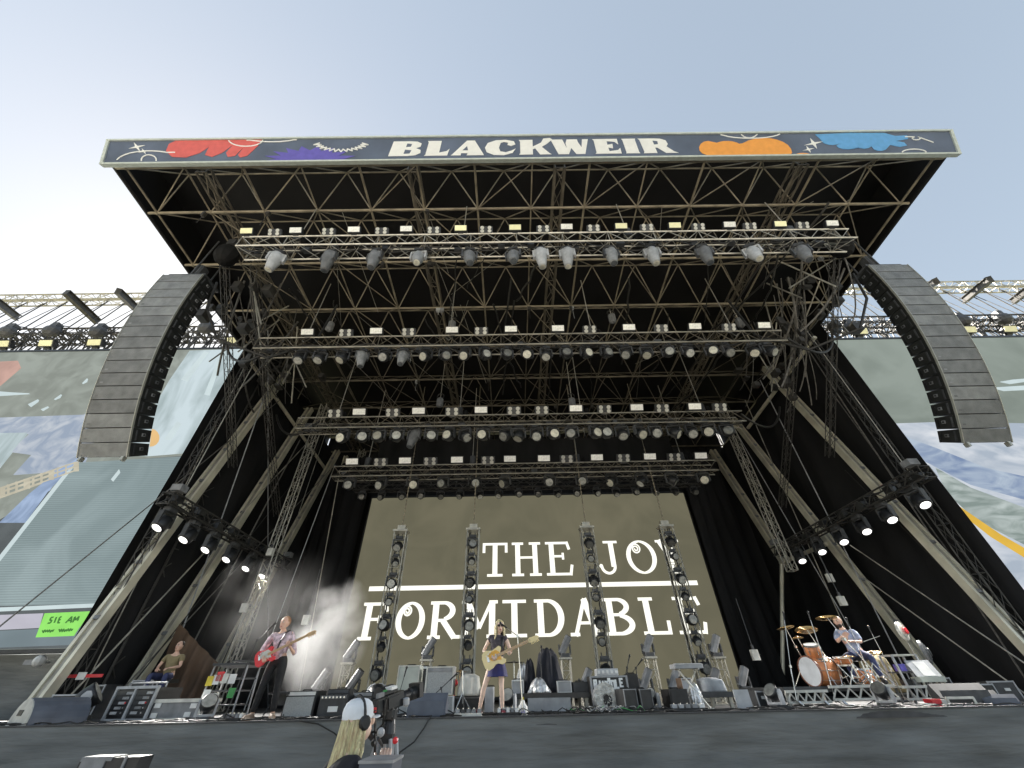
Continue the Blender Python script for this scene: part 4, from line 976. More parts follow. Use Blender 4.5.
def person(label, loc, rot, J, skinm='skin', clothes=None, hair=None, head_rot=(0, 0, 0), glasses=False, beard=None, mouth=False, hands=None, scale=1.0, shoulder=.045):
    """J: joints in local metres (x right, y away, z up), -y is the front of the figure"""
    t = thing('person', label, 'person', loc, rot); t.scale = (scale,)*3
    J = {k: Vector(v) for k, v in J.items()}
    V, E_, Rr = [J['pelvis']], [], [.115]
    sp = chain(V, E_, Rr, [(J['pelvis'].lerp(J['chest'], .5), .105), (J['chest'], .125)], 0)
    nk = chain(V, E_, Rr, [(J['neck'], .058), (J['neck'].lerp(J['head'], .55), .05)], sp)
    for s_ in ('l', 'r'):
        chain(V, E_, Rr, [(J['sh'+s_], .058), (J['sh'+s_].lerp(J['el'+s_], .5), .048), (J['el'+s_], .038), (J['el'+s_].lerp(J['wr'+s_], .4), .036), (J['wr'+s_], .025), (J['wr'+s_]+(J['wr'+s_]-J['el'+s_]).normalized()*.05, (.034, .02))], sp)
        chain(V, E_, Rr, [(J['hip'+s_], .088), (J['hip'+s_].lerp(J['kn'+s_], .45), .073), (J['kn'+s_], .052), (J['kn'+s_].lerp(J['an'+s_], .35), .053), (J['an'+s_], .034), (J['an'+s_].lerp(J['to'+s_], .5)-Vector((0, 0, .02)), .038), (J['to'+s_], .03)], 0)
    E3 = Euler(head_rot).to_matrix().to_4x4()
    def ex(mb):
        head_mesh(mb, J['head'], E3, skinm, glasses, beard, mouth)
        mb.use(skinm); mb.smooth = True
        for s_ in ('l', 'r'):
            d_ = (J['wr'+s_]-J['el'+s_]).normalized(); pn, cu, ts = (hands or {}).get(s_, ((0, -1, 0), .5, 1))
            finger_set(mb, J['wr'+s_], d_, pn, cu, thumb_side=ts)
    body = skin('body', V, E_, Rr, skinm, t, ex)
    for c in clothes or []:
        kind, m_ = c[0], c[1]
        if kind in ('shirt', 'tee', 'top'):
            V, E_, Rr = [J['pelvis']+Vector((0, 0, -.07))], [], [.150]
            sp = chain(V, E_, Rr, [(J['pelvis'].lerp(J['chest'], .5), .130), (J['chest'], .152)], 0)
            chain(V, E_, Rr, [(J['neck']-Vector((0, 0, .02)), .068)], sp)
            fr = {'shirt': 1.7, 'tee': .62, 'top': .25}[kind]
            if len(c) > 2: fr = c[2]
            for s_ in ('l', 'r'):
                pts = [(J['sh'+s_], .074)]
                if fr <= 1: pts.append((J['sh'+s_].lerp(J['el'+s_], fr), .066))
                else: pts += [(J['sh'+s_].lerp(J['el'+s_], .5), .066), (J['el'+s_], .055), (J['el'+s_].lerp(J['wr'+s_], fr-1), .046)]
                chain(V, E_, Rr, pts, sp)
            skin({'shirt': 'shirt', 'tee': 'tshirt', 'top': 'top'}[kind], V, E_, Rr, m_, t)
        if kind in ('trousers', 'shorts'):
            V, E_, Rr = [J['pelvis'].lerp(J['chest'], .35)], [], [.120]; chain(V, E_, Rr, [(J['pelvis'], .134)], 0)
            for s_ in ('l', 'r'):
                pts = [(J['hip'+s_], .104)]
                if kind == 'trousers': pts += [(J['hip'+s_].lerp(J['kn'+s_], .5), .088), (J['kn'+s_], .068), (J['kn'+s_].lerp(J['an'+s_], .5), .064), (J['an'+s_]+Vector((0, 0, .03)), .058)]
                else: pts += [(J['hip'+s_].lerp(J['kn'+s_], .5), .10)]
                chain(V, E_, Rr, pts, 1)
            skin('trousers' if kind == 'trousers' else 'shorts', V, E_, Rr, m_, t)
        if kind == 'skirt':
            q = MB(); q.smooth = True; p = J['pelvis']; vs = []
            for j, (r_, z) in enumerate(((.125, .10), (.15, .0), (.19, -.12), (.225, -.27))):
                for i in range(28):
                    a = 2*PI*i/28; rr_ = r_*(1+.07*math.sin(i*PI*.75)*j/3); vs.append((p.x+rr_*math.cos(a), p.y+rr_*.8*math.sin(a), p.z+z))
            q.add(vs, [(j*28+i, j*28+(i+1) % 28, (j+1)*28+(i+1) % 28, (j+1)*28+i) for j in range(3) for i in range(28)])
            q.build('skirt', m_, t, local=True)
        if kind == 'shoes':
            for s_ in ('l', 'r'):
                q = MB(); q.smooth = True; a, b_ = J['an'+s_], J['to'+s_]; d_ = (b_-a); d_.z = 0; d_.normalize()
                z0 = a.z-.085
                q.path([Vector((a.x, a.y, z0+.045))-d_*.05, Vector((a.x, a.y, z0+.055)), Vector((b_.x, b_.y, z0+.045))-d_*.03, Vector((b_.x, b_.y, z0+.03))+d_*.05], [.038, .052, .05, .025], 10)
                q.path([Vector((a.x, a.y, z0+.04)), a+Vector((0, 0, .03))], [.05, .044], 10)
                q.smooth = False
                q.build('shoe', m_, t, local=True)
    if hair:
        q = MB(); q.smooth = True; T = Matrix.Translation(J['head']) @ E3 @ Matrix.Scale(1.13, 4); kind, m_ = hair
        if kind == 'short':
            q.sphere((0, .026, .030), (.079, .088, .094), T, 16, 10)
        if kind == 'long':
            inv = T.inverted(); q.sphere((0, .014, .032), (.088, .104, .100), T, 18, 12)
            for i, p in enumerate(q.v):
                l_ = inv @ p
                if l_.y < -.045 and l_.z < .075: l_.y = -.045
                q.v[i] = T @ l_
            rq = random.Random(2)
            for i in range(34):
                a = R(-35+250*i/33) ; x, y = .080*math.cos(a), .012+.090*math.sin(a)
                L = .34+rq.uniform(-.05, .06)
                q.path([T @ Vector((x*.8, y*.8, .07)), T @ Vector((x*1.08, y*1.05, 0)), T @ Vector((x*1.15, y*1.1+.0, -.12)), T @ Vector((x*1.25+rq.uniform(-.02, .02), y*1.15, -.2)), T @ Vector((x*1.2+rq.uniform(-.03, .03), y*1.1+.02, -L))], [.018, .024, .024, .022, .007], 6)
        if kind == 'beard':
            q.sphere((0, -.032, -.068), (.056, .062, .052), T, 14, 9)
        if q.v: q.build('hair' if kind != 'beard' else 'beard', m_, t, local=True)
    return t, J, body
def std(h=1.0, **k):
    J = dict(pelvis=(0, 0, .95), chest=(0, .01, 1.28), neck=(0, .01, 1.46), head=(0, -.015, 1.605), shl=(-.19, .01, 1.40), shr=(.19, .01, 1.40), ell=(-.27, .02, 1.12), elr=(.27, .02, 1.12),
             wrl=(-.28, -.10, .88), wrr=(.28, -.10, .88), hipl=(-.10, 0, .90), hipr=(.10, 0, .90), knl=(-.13, -.02, .50), knr=(.13, -.02, .50), anl=(-.15, .02, .09), anr=(.15, .02, .09), tol=(-.18, -.15, .04), tor=(.18, -.15, .04))
    J.update(k); return J
def guitar(label, P0, axis, face, bodym, guardm, neckm, scale=1.0, long=False, headm='maple', strap=None):
    """P0 body centre, axis towards the headstock, face = outward normal"""
    t = thing('electric_guitar' if not long else 'bass_guitar', label, 'guitar' if not long else 'bass guitar', tuple(P0))
    a = Vector(axis).normalized(); n_ = Vector(face); n_ = (n_-a*n_.dot(a)).normalized(); s_ = a.cross(n_)   # local x=a, y=-n, z=s
    T = Matrix((a, -n_, s_)).transposed().to_4x4(); T.translation = Vector(P0); T = T @ Matrix.Scale(scale, 4)
    bo = [(-.22, .02), (-.21, .11), (-.15, .165), (-.06, .155), (0, .12), (.06, .125), (.13, .17), (.20, .155), (.215, .11), (.16, .065), (.14, .03), (.14, -.03), (.17, -.07), (.19, -.11), (.15, -.145), (.08, -.13), (0, -.115), (-.07, -.14), (-.14, -.16), (-.20, -.12), (-.225, -.05)]
    q = MB(); q.prism(bo, -.022, .022, T); q.build('body', bodym, t)
    q = MB(); q.prism([(-.12, -.02), (-.05, -.10), (.08, -.10), (.14, -.03), (.13, .05), (.14, .09), (.05, .06), (-.04, .05)], -.027, -.0215, T); q.build('pickguard', guardm, t)
    L = .86 if long else .66
    q = MB(); q.use(neckm).box((.12+L/2-.05, -.028, 0), (L, .022, .05), T); q.use('maple').box((.12+L/2-.05, -.012, 0), (L, .02, .045), T); q.build('neck', None, t)
    e = .07+L
    q = MB(); q.prism([(e, -.025), (e+.04, -.045), (e+.20, -.03), (e+.23, .01), (e+.18, .05), (e+.05, .045), (e, .025)], -.034, -.016, T)
    for i in range(4 if long else 6):
        x = e+.05+.15*i/(3 if long else 5); q.tube(T @ Vector((x, -.025, .04)), T @ Vector((x, -.025, .075)), .009, 6)
    q.build('headstock', headm, t)
    q = MB()
    for x in (-.02, .05): q.use('offwhite').box((x, -.031, 0), (.022, .012, .08), T)
    q.use('chrome').box((-.11, -.032, 0), (.045, .015, .08), T)
    for x, z in ((-.08, -.08), (-.12, -.06), (-.04, -.095)):
        q.tube(T @ Vector((x, -.026, z)), T @ Vector((x, -.05, z)), .012, 8)
    q.build('bridge', None, t)
    q = MB()
    for z in ((-.016, -.005, .005, .016) if long else (-.018, -.011, -.004, .004, .011, .018)): q.tube(T @ Vector((-.10, -.042, z)), T @ Vector((e+.05, -.042, z)), .0012, 3)
    q.build('strings', 'chrome', t)
    if strap:
        q = MB(); pts = [Vector(p) for p in strap]
        for p, q2 in zip(pts, pts[1:]):
            T2 = Matrix.Translation((p+q2)/2) @ (q2-p).to_track_quat('Z', 'Y').to_matrix().to_4x4(); q.box((0, 0, 0), (.055, .008, (q2-p).length+.02), T2)
        q.build('strap', 'black', t)
    return t
def mic_stand(base, top, mic_to, label, boom=True, col='black_satin', seated=False):
    t = thing('microphone_stand', label, 'microphone stand', tuple(base)); q = MB(); b_ = Vector(base); tp = Vector(top)
    for k in range(3):
        a = 2*PI*k/3+.5; q.tube(b_+Vector((0, 0, .12)), b_+Vector((.28*math.cos(a), .28*math.sin(a), .012)), .010, 6)
    q.build('tripod_base', col, t)
    q = MB(); q.tube(b_+Vector((0, 0, .06)), tp, .011, 6); q.box(tuple(tp), (.04, .04, .05)); q.build('pole', col, t)
    m_ = Vector(mic_to)
    q = MB(); d_ = (m_-tp).normalized(); q.tube(tp-d_*.15, m_, .008, 6); q.build('boom_arm', col, t)
    q = MB(); q.tube(m_, m_+d_*.15, .012, 8, .018); q.sphere(m_+d_*.17, .028, n=8, k=6); q.build('microphone', 'black', t)
    return t

# bass player
bx, by = -5.88, 9.95
J = std(chest=(-.06, .01, 1.28), neck=(-.09, .01, 1.45), head=(-.09, -.03, 1.60), shl=(-.26, .01, 1.39), shr=(.11, .01, 1.39), wrl=(-.24, -.20, 1.00), ell=(-.40, .03, 1.13), wrr=(.22, -.20, 1.16), elr=(.28, .0, 1.05), knl=(-.15, -.04, .50), knr=(.14, -.03, .50), anl=(-.21, .03, .09), anr=(.17, .03, .09), tol=(-.27, -.12, .04), tor=(.25, -.12, .04))
person('person in a pink floral shirt playing a red bass', (bx, by, DZ), R(6), J, 'skin',
       [('shirt', 'shirt_print', 1.35), ('trousers', 'trouser_black'), ('shoes', 'shoe_brown')], ('short', 'hair_ginger'), (R(4), 0, R(-22)), mouth=True, beard='hair_ginger',
       hands={'l': ((0, .6, -1), .7, 1), 'r': ((-.3, .8, .6), 1.0, -1)}, scale=1.02)
guitar('red bass guitar with white guard held by the person in pink', (bx-.20, by-.215, DZ+1.03), (.90, -.02, .40), (0, -1, .05), 'red', 'offwhite', 'maple', .90, True, 'maple',
       [(bx-.02, by-.17, DZ+1.14), (bx+.0, by-.17, DZ+1.30), (bx+.03, by-.13, DZ+1.44), (bx+.04, by+.0, DZ+1.50), (bx+.0, by+.16, DZ+1.28)])
mic_stand((bx-.62, by-.2, DZ), (bx-.46, by-.25, DZ+1.30), (bx-.27, by-.30, DZ+1.48), 'slim black microphone stand in front of the bass player')
# singer with guitar
gx, gy = -1.26, 9.95
J = std(pelvis=(0, 0, .90), chest=(.02, .01, 1.20), neck=(.03, .0, 1.36), head=(.06, -.02, 1.52), shl=(-.15, .0, 1.31), shr=(.18, .0, 1.31), ell=(-.30, .02, 1.08), wrl=(-.10, -.20, .98), elr=(.30, -.02, 1.06), wrr=(.30, -.20, 1.02),
        hipl=(-.10, 0, .86), hipr=(.09, 0, .86), knl=(-.26, -.05, .46), knr=(.10, -.03, .46), anl=(-.36, .02, .09), anr=(.12, .02, .09), tol=(-.44, -.11, .04), tor=(.16, -.14, .04))
person('person with long blonde hair and dark glasses singing with a cream guitar', (gx, gy, DZ), R(-4), J, 'skin_pale',
       [('top', 'lace_top', .3), ('skirt', 'skirt_navy'), ('shoes', 'shoe_red')], ('long', 'hair_blonde'), (R(3), 0, R(14)), glasses=True, mouth=True,
       hands={'l': ((.3, .6, -1), .7, 1), 'r': ((-.3, .8, .6), 1.0, -1)}, scale=.98)
guitar('cream electric guitar with amber guard held by the singer', (gx-.06, gy-.215, DZ+.93), (.90, -.02, .33), (0, -1, .05), 'cream', 'amber', 'maple', 1.06, False, 'cream',
       [(gx+.10, gy-.16, DZ+1.06), (gx+.12, gy-.12, DZ+1.25), (gx+.10, gy-.02, DZ+1.38), (gx-.02, gy+.12, DZ+1.20)])
mic_stand((gx+.52, gy-.15, DZ), (gx+.44, gy-.2, DZ+1.30), (gx+.22, gy-.24, DZ+1.44), 'chrome microphone stand in front of the blonde singer', col='chrome')
# drummer
dx, dy = 7.88, 12.0; RZ = DZ+.36
J = std(pelvis=(0, 0, .60), chest=(-.04, -.06, .93), neck=(-.06, -.09, 1.11), head=(-.08, -.14, 1.28), shl=(-.22, -.08, 1.06), shr=(.15, -.06, 1.06), ell=(-.26, -.30, .86), elr=(.20, -.26, .82), wrl=(-.16, -.50, .92), wrr=(.0, -.46, .84),
        hipl=(-.12, -.02, .58), hipr=(.12, -.02, .58), knl=(-.26, -.42, .52), knr=(.24, -.42, .52), anl=(-.24, -.46, .10), anr=(.26, -.46, .10), tol=(-.26, -.62, .04), tor=(.30, -.62, .04))
person('person with a shaved head and beard seated at the drums', (dx, dy, RZ), R(-38), J, 'skin',
       [('shirt', 'shirt_blue', .9), ('trousers', 'denim'), ('shoes', 'black')], ('beard', 'hair_dark'), (R(8), 0, R(-18)), beard='hair_dark', hands={'l': ((0, 0, -1), 1.2, 1), 'r': ((0, 0, -1), 1.2, 1)}, scale=1.04)
q = MB(); q.use('black').lathe([(.17, .48), (.18, .53), (.12, .56)], 14, Matrix.Translation((dx, dy, RZ))); q.use('chrome').tube((dx, dy, RZ), (dx, dy, RZ+.48), .025)
for k in range(3): q.tube((dx, dy, RZ+.2), (dx+.25*math.cos(k*2.1), dy+.25*math.sin(k*2.1), RZ+.01), .014)
tag(q.build('drum_stool'), 'round black drum stool under the drummer', 'stool')
for (a, b_, lb) in (((dx-.42, dy-.42, RZ+.86), (dx-.78, dy-.60, RZ+.98), 'wooden drumstick in the hand of the drummer nearest the cymbals'), ((dx+.06, dy-.34, RZ+.86), (dx+.42, dy-.50, RZ+.96), 'wooden drumstick in the hand of the drummer farthest from the cymbals')):
    q = MB(); q.tube(a, b_, .008, 6, .005); tag(q.build('drumstick', 'offwhite'), lb, 'drumstick')
# crew member seated on the left
cx, cyy = -10.6, 13.4
J = std(pelvis=(0, 0, .50), chest=(.0, -.04, .84), neck=(0, -.05, 1.02), head=(.02, -.08, 1.19), shl=(-.20, -.04, .97), shr=(.20, -.04, .97), ell=(-.28, -.10, .72), elr=(.28, -.14, .72), wrl=(-.16, -.34, .66), wrr=(.16, -.36, .68),
        hipl=(-.11, -.02, .48), hipr=(.11, -.02, .48), knl=(-.2, -.46, .52), knr=(.18, -.46, .52), anl=(-.2, -.44, .10), anr=(.18, -.44, .10), tol=(-.22, -.60, .04), tor=(.2, -.60, .04))
person('person with short dark hair in an olive shirt seated behind the flight case', (cx, cyy, DZ+.36), R(10), J, 'skin', [('tee', 'shirt_olive'), ('trousers', 'denim'), ('shoes', 'black')], ('short', 'hair_dark'), (0, 0, R(-15)),
       hands={'l': ((0, 0, -1), .5, 1), 'r': ((0, 0, -1), .5, -1)})
q = MB(); q.use('black').box((cx, cyy+.05, DZ+.36+.40), (.46, .44, .08), bev=.05); q.use('dark_grey').box((cx, cyy+.05, DZ+.2), (.7, .7, .4)); q.use('steel_dark').box((cx, cyy+.05, DZ+.56), (.08, .08, .3))
tag(q.build('stool'), 'black stool on a low plinth under the olive-shirted crew member', 'stool')

# camera operator in the pit
px_, py_ = at(349, 716, Y=3.9).x, 3.9
hz_ = at(353, 722, Y=3.9).z
J = std(pelvis=(-.10, .10, .95), chest=(-.05, .02, 1.28), neck=(.0, -.04, 1.46), head=(.03, -.10, 1.62), shl=(-.19, .0, 1.40), shr=(.15, -.04, 1.40), wrl=(-.10, -.27, 1.38), ell=(-.25, -.15, 1.14), elr=(.20, -.18, 1.12), wrr=(.08, -.36, 1.16))
zoff = hz_-1.62
tp_, Jc, _b = person('person seen from behind in a white cap with long blonde hair working the camera', (px_, py_, 0), R(138), J, 'skin_pale', [('tee', 'tee_black', .75), ('trousers', 'trouser_black'), ('shoes', 'black')],
    None, (R(-8), 0, R(0)), hands={'l': ((0, 0, -1), .9, 1), 'r': ((0, 0, -1), .9, -1)}, scale=hz_/1.62)
Th = Matrix.Translation(Jc['head']) @ Euler((R(-8), 0, 0)).to_matrix().to_4x4()
q = MB(); q.smooth = True; rq = random.Random(12)
q.sphere((0, .025, .0), (.084, .086, .10), Th, 18, 12)
for i in range(70):
    a = R(-10+205*i/69); lay = rq.uniform(.85, 1.1); x, y = .080*math.cos(a)*lay, .025+.085*math.sin(a)*lay; L = .36+rq.uniform(-.10, .07)
    w0 = rq.uniform(-.02, .02); ph = rq.random()*6
    q.path([Th @ Vector((x*.9, y*.9, .04)), Th @ Vector((x*1.08, y*1.08, -.06)), Th @ Vector((x*1.15+w0, y*1.2+.02, -.15)), Th @ Vector((x*1.2+w0+.012*math.sin(ph), y*1.0+.08, -.25)), Th @ Vector((x*.8+w0*1.8+.02*math.sin(ph+2), y*.8+.13, -L))], [.010, .015, .015, .012, .003], 6)
q.build('hair', 'hair_blonde', tp_, local=True)
q = MB(); q.smooth = True; Tc = Th @ Matrix.Translation((0, .01, .045)) @ Matrix.Rotation(R(6), 4, 'X')
prof = [(.098, -.03), (.101, 0), (.097, .03), (.084, .058), (.056, .078), (.02, .086)]
vs = []
for r_, z in prof:
    for i in range(24):
        a = 2*PI*i/24; vs.append(Tc @ Vector((r_*.93*math.cos(a), r_*1.08*math.sin(a), z)))
q.add(vs, [(j*24+i, j*24+(i+1) % 24, (j+1)*24+(i+1) % 24, (j+1)*24+i) for j in range(5) for i in range(24)]+[tuple(range(120, 144))])
q.smooth = False
br = [(.085*math.cos(R(a)), -.095-.075*abs(math.sin(R(a)))) for a in range(180, 361, 15)]
vs = [Tc @ Vector((x, y, -.018-.25*(abs(x))**2*4)) for x, y in br]+[Tc @ Vector((x, y, -.024-.25*(abs(x))**2*4)) for x, y in br]
n_ = len(br); q.add(vs, [tuple(range(n_)), tuple(range(2*n_-1, n_-1, -1))]+[(i, i+n_, (i+1) % n_+n_, (i+1) % n_) for i in range(n_)])
q.build('cap', 'cap_white', tp_, local=True)
q = MB()
q.path([Th @ Vector((.100*math.cos(R(a)), .0+.01, .02+.125*math.sin(R(a)))) for a in range(0, 181, 15)], .010, 6)
for s_ in (-1, 1): q.lathe([(.03, -.02), (.042, -.01), (.042, .012), (.03, .02)], 12, Th @ Matrix.Translation((s_*.098, .01, -.005)), 'X')
q.build('headphones', 'black', tp_, local=True)

# broadcast camera on its tripod
kx, ky, kz = at(391, 712, Y=4.3).x, 4.3, at(391, 716, Y=4.3).z
t = thing('video_camera', 'black broadcast video camera with a large lens pointing at the stage', 'video camera', (kx, ky, kz-.15))
Tk = Matrix.Translation((kx, ky, kz+.10)) @ Matrix.Rotation(R(-32), 4, 'Z') @ Matrix.Rotation(R(12), 4, 'X') @ Matrix.Scale(.62, 4)
q = MB(); q.box((0, 0, 0), (.13, .34, .17), Tk, bev=.02); q.box((0, -.24, .01), (.11, .16, .14), Tk, bev=.02); q.box((0, -.05, .11), (.04, .26, .03), Tk); q.box((-.08, .05, .03), (.04, .12, .09), Tk); q.box((.075, -.05, 0), (.03, .2, .12), Tk); q.build('camera_body', 'black_satin', t)
q = MB(); q.lathe([(.055, .16), (.065, .2), (.065, .30), (.08, .33), (.085, .46), (.075, .462)], 18, Tk, 'Y'); q.box((.0, .46, .02), (.22, .08, .17), Tk, tapery=1); 
q.build('lens', 'black', t)
q = MB(); q.box((-.11, .02, .12), (.10, .16, .10), Tk, bev=.02); q.tube(Tk @ Vector((-.11, -.06, .12)), Tk @ Vector((-.11, -.17, .12)), .035, 10, .045); q.build('viewfinder', 'black', t)
q = MB(); q.use('white').box((-.01, -.02, .15), (.14, .10, .035), Tk); q.use('green').box((.0, -.14, .14), (.03, .05, .02), Tk); q.use('mid_grey').box((.04, -.26, .12), (.05, .1, .05), Tk)
q.use('light_grey').lathe([(.02, 0), (.045, .02), (.045, .09), (.02, .1)], 12, Tk @ Matrix.Translation((.10, .16, -.1))); q.use('red').box((.02, -.33, -.02), (.05, .02, .05), Tk); q.build('fittings', None, t)
q = MB()
rq = random.Random(8)
for i in range(7):
    p0 = Tk @ Vector((rq.uniform(-.08, .08), rq.uniform(-.3, .2), rq.uniform(-.05, .12))); p1 = Tk @ Vector((rq.uniform(-.12, .12), rq.uniform(-.35, .1), rq.uniform(-.3, -.1)))
    q.path(sag(p0, p1, .06, 8), .008, 5)
q.path(sag(Tk @ Vector((.0, -.3, 0)), (kx+.15, ky, 0.02), -.1, 8), .010, 5)
q.build('cable_bundle', 'cable', t)
t = thing('camera_tripod', 'heavy grey camera tripod with a pan handle under the broadcast camera', 'tripod', (kx, ky, 0))
q = MB(); q.box((kx, ky, kz+.01), (.09, .13, .06), bev=.02); q.lathe([(.06, 0), (.05, .06), (.04, .10)], 14, Matrix.Translation((kx, ky, kz-.11))); q.box((kx, ky, kz-.14), (.10, .10, .06)); q.build('fluid_head', 'black_satin', t)
for k in range(3):
    a = R(90+120*k); q = MB(); ex, ey = math.cos(a), math.sin(a)
    for s_ in (-.035, .035): q.use('light_grey').tube((kx+ex*.07-ey*s_, ky+ey*.07+ex*s_, kz-.14), (kx+ex*.5-ey*s_, ky+ey*.5+ex*s_, .04), .016, 6)
    q.use('black').tube((kx+ex*.25, ky+ey*.25, .8), (kx+ex*.52, ky+ey*.52, .0), .022, 6); q.box((kx+ex*.27, ky+ey*.27, .78), (.12, .12, .06)); q.build('leg', None, t)
wr = Vector((px_, py_, 0))
hp = at(378, 738, Y=3.95)
q = MB(); q.tube((kx-.02, ky-.05, kz-.18), tuple(hp), .011, 6); q.tube(tuple(hp-Vector((.01, .03, .02))), tuple(hp+Vector((-.02, -.05, -.03))), .018, 8); q.build('pan_handle', 'black', t)
q = MB(); q.use('light_grey').sphere(tuple(hp+Vector((.01, .02, .03))), .03, n=10, k=7); q.use('red').sphere(tuple(hp+Vector((.12, .06, -.02))), .022, n=8, k=6); q.use('black').tube(tuple(at(372, 738, Y=4.1)), tuple(at(358, 722, Y=4.2)), .02, 8); q.use('chrome').sphere(tuple(at(366, 733, Y=4.1)), .02, n=8, k=6); q.build('zoom_control', None, t)
t = thing('equipment_case', 'dark grey padded case in the pit in front of the camera operator', 'case', (at(372, 765, Y=3.6).x, 3.6, 0))
p = at(376, 762, Y=3.6); q = MB(); q.box((p.x, 3.75, p.z/2), (.22, .3, p.z)); q.build('case_body', 'cab_blue', t); q = MB(); q.box((p.x, 3.75, p.z-.0), (.235, .315, .015)); q.build('lid_rim', 'mid_grey', t)
p0, p1 = at(82, 757, Y=6.5), at(140, 757, Y=6.5)
t = thing('pit_case', 'low grey-topped black case on the ground before the left stage front', 'case', ((p0.x+p1.x)/2, 6.7, 0))
q = MB(); q.box(((p0.x+p1.x)/2, 6.62, p0.z/2), (p1.x-p0.x, .24, p0.z-.02)); q.build('case_body', 'black_satin', t)
q = MB(); w_ = p1.x-p0.x; q.box((p0.x+w_*.28, 6.61, p0.z-.02), (w_*.52, .25, .04)); q.box((p0.x+w_*.78, 6.49, p0.z-.12), (.03, .02, .26)); q.box((p0.x+w_*.25, 6.492, p0.z-.1), (w_*.4, .02, .16)); q.build('metal_trim', 'mid_grey', t)
# ---------------------------------------------------------------- gear on the deck
def ext(x0, x1, ytop, Y):
    a, b_ = at(x0, 705, Y=Y), at(x1, 705, Y=Y); return (a.x+b_.x)/2, b_.x-a.x, at((x0+x1)/2, ytop, Y=Y).z-DZ
def wedge(label, x0, x1, ytop, Y, rot=0, m_='cab_blue', shape='flat'):
    X, W, H = ext(x0, x1, ytop, Y); t = thing('monitor_wedge', label, 'stage monitor', (X, Y, DZ), rot)
    q = MB(); D = H*1.15
    Tr = Matrix.Rotation(R(90), 4, 'Z')
    prof = [(-D/2, 0), (D/2, 0), (D/2, H*.35), (-D*.12, H), (-D/2, H*.75)]
    if shape == 'round': prof = [(-D/2, 0), (D/2, 0)]+[(D/2-D*(1-math.cos(R(a)))*.95, H*math.sin(R(a))) for a in range(15, 91, 15)]+[(-D/2, H*.9)]
    q.prism(prof, -W/2, W/2, Matrix.Rotation(R(-90), 4, 'Z')); q.build('cabinet', m_, t, local=True)
    q = MB(); q.box((0, D/2+.004 if False else -.0, H*.0+.02), (W*1.01, D*.98, .03)); q.build('base_trim', 'black', t, local=True)
    if shape == 'round':
        q = MB(); q.prism([(a*1.0, b_*1.0) for a, b_ in prof], -W/2-.02, -W/2+.01, Matrix.Rotation(R(-90), 4, 'Z')); q.prism(prof, W/2-.01, W/2+.02, Matrix.Rotation(R(-90), 4, 'Z')); q.build('end_panel', 'light_grey', t, local=True)
        q = MB(); 
        for s_ in (-1, 1): q.box((s_*(W/2+.022), 0, H*.45), (.01, D*.3, H*.22))
        q.build('handle', 'black', t, local=True)
    else:
        q = MB(); q.box((0, -D*.52, H*.38), (W*.9, .012, H*.60)); q.build('grille', 'dark_grey' if m_ != 'cab_blue' else 'cab_blue', t, local=True)
    return t
t = thing('monitor_wedge', 'large round-backed grey stage monitor at the far left edge of the stage', 'stage monitor', (-10.35, 10.25, DZ), R(62))
prf = [(.42*math.cos(R(a))*(1.15 if a < 90 else .95), .43*math.sin(R(a))) for a in range(0, 181, 15)]
RTm = Matrix.Rotation(R(-90), 4, 'Z')
q = MB(); q.prism(prf, -.45, .45, RTm); q.build('cabinet', 'cab_blue', t, local=True)
q = MB(); q.prism([(a*.97, b_*.97+.005) for a, b_ in prf], -.475, -.449, RTm); q.build('end_panel', 'offwhite', t, local=True)
q = MB(); q.box((-.48, .02, .2), (.012, .2, .09)); q.build('handle', 'black', t, local=True)
wedge('flat blue-grey stage monitor at the stage edge left of the singer', 410, 447, 693, 9.95, 0, 'cab_blue')
wedge('black monitor tilted in front of the drummer riser, nearest the framed opening', 945, 988, 683, 10.6, R(-20), 'dark_grey')
wedge('low dark monitor at the far right corner of the deck', 990, 1016, 694, 10.2, R(-35), 'cab_blue')
wedge('dark monitor lying right of the mixing desk', 968, 998, 690, 11.2, R(-30), 'dark_grey')
def wash_big(label, xc, ytop, Y, rot, lit=False):
    X, W, H = ext(xc-15, xc+15, ytop, Y); s_ = H/.78*1.3
    t = thing('large_wash_light', label, 'moving light', (X, Y, DZ), rot, 'large moving lights standing on the deck')
    def S_(q): q.v = [p*s_ for p in q.v]; return q
    q = MB(); q.box((0, 0, .07), (.42, .40, .13), bev=.05); S_(q).build('base', 'dark_grey', t, local=True)
    q = MB(); q.smooth = False
    for x in (-.27, .27): q.prism([(-.09, .13), (.09, .13), (.10, .5), (.04, .58), (-.04, .58), (-.10, .5)], -.035, .035, Matrix.Translation((x, 0, 0)) @ Matrix.Rotation(R(90), 4, 'Z'))
    q.box((0, 0, .16), (.6, .2, .07)); S_(q).build('yoke', 'light_grey', t, local=True)
    q = MB(); q.smooth = True; Th = Matrix.Translation((0, 0, .46)) @ Matrix.Rotation(R(-52), 4, 'X')
    q.lathe([(.10, -.22), (.2, -.18), (.24, -.04), (.25, .1), (.25, .16)], 20, Th); h = S_(q).build('lamp_head', 'black_satin', t, local=True)
    q = MB(); q.lathe([(.225, .165), (.22, .17), (.01, .175)], 20, Th)
    S_(q).build('lens', 'lens_mid', h, local=True)
    return t
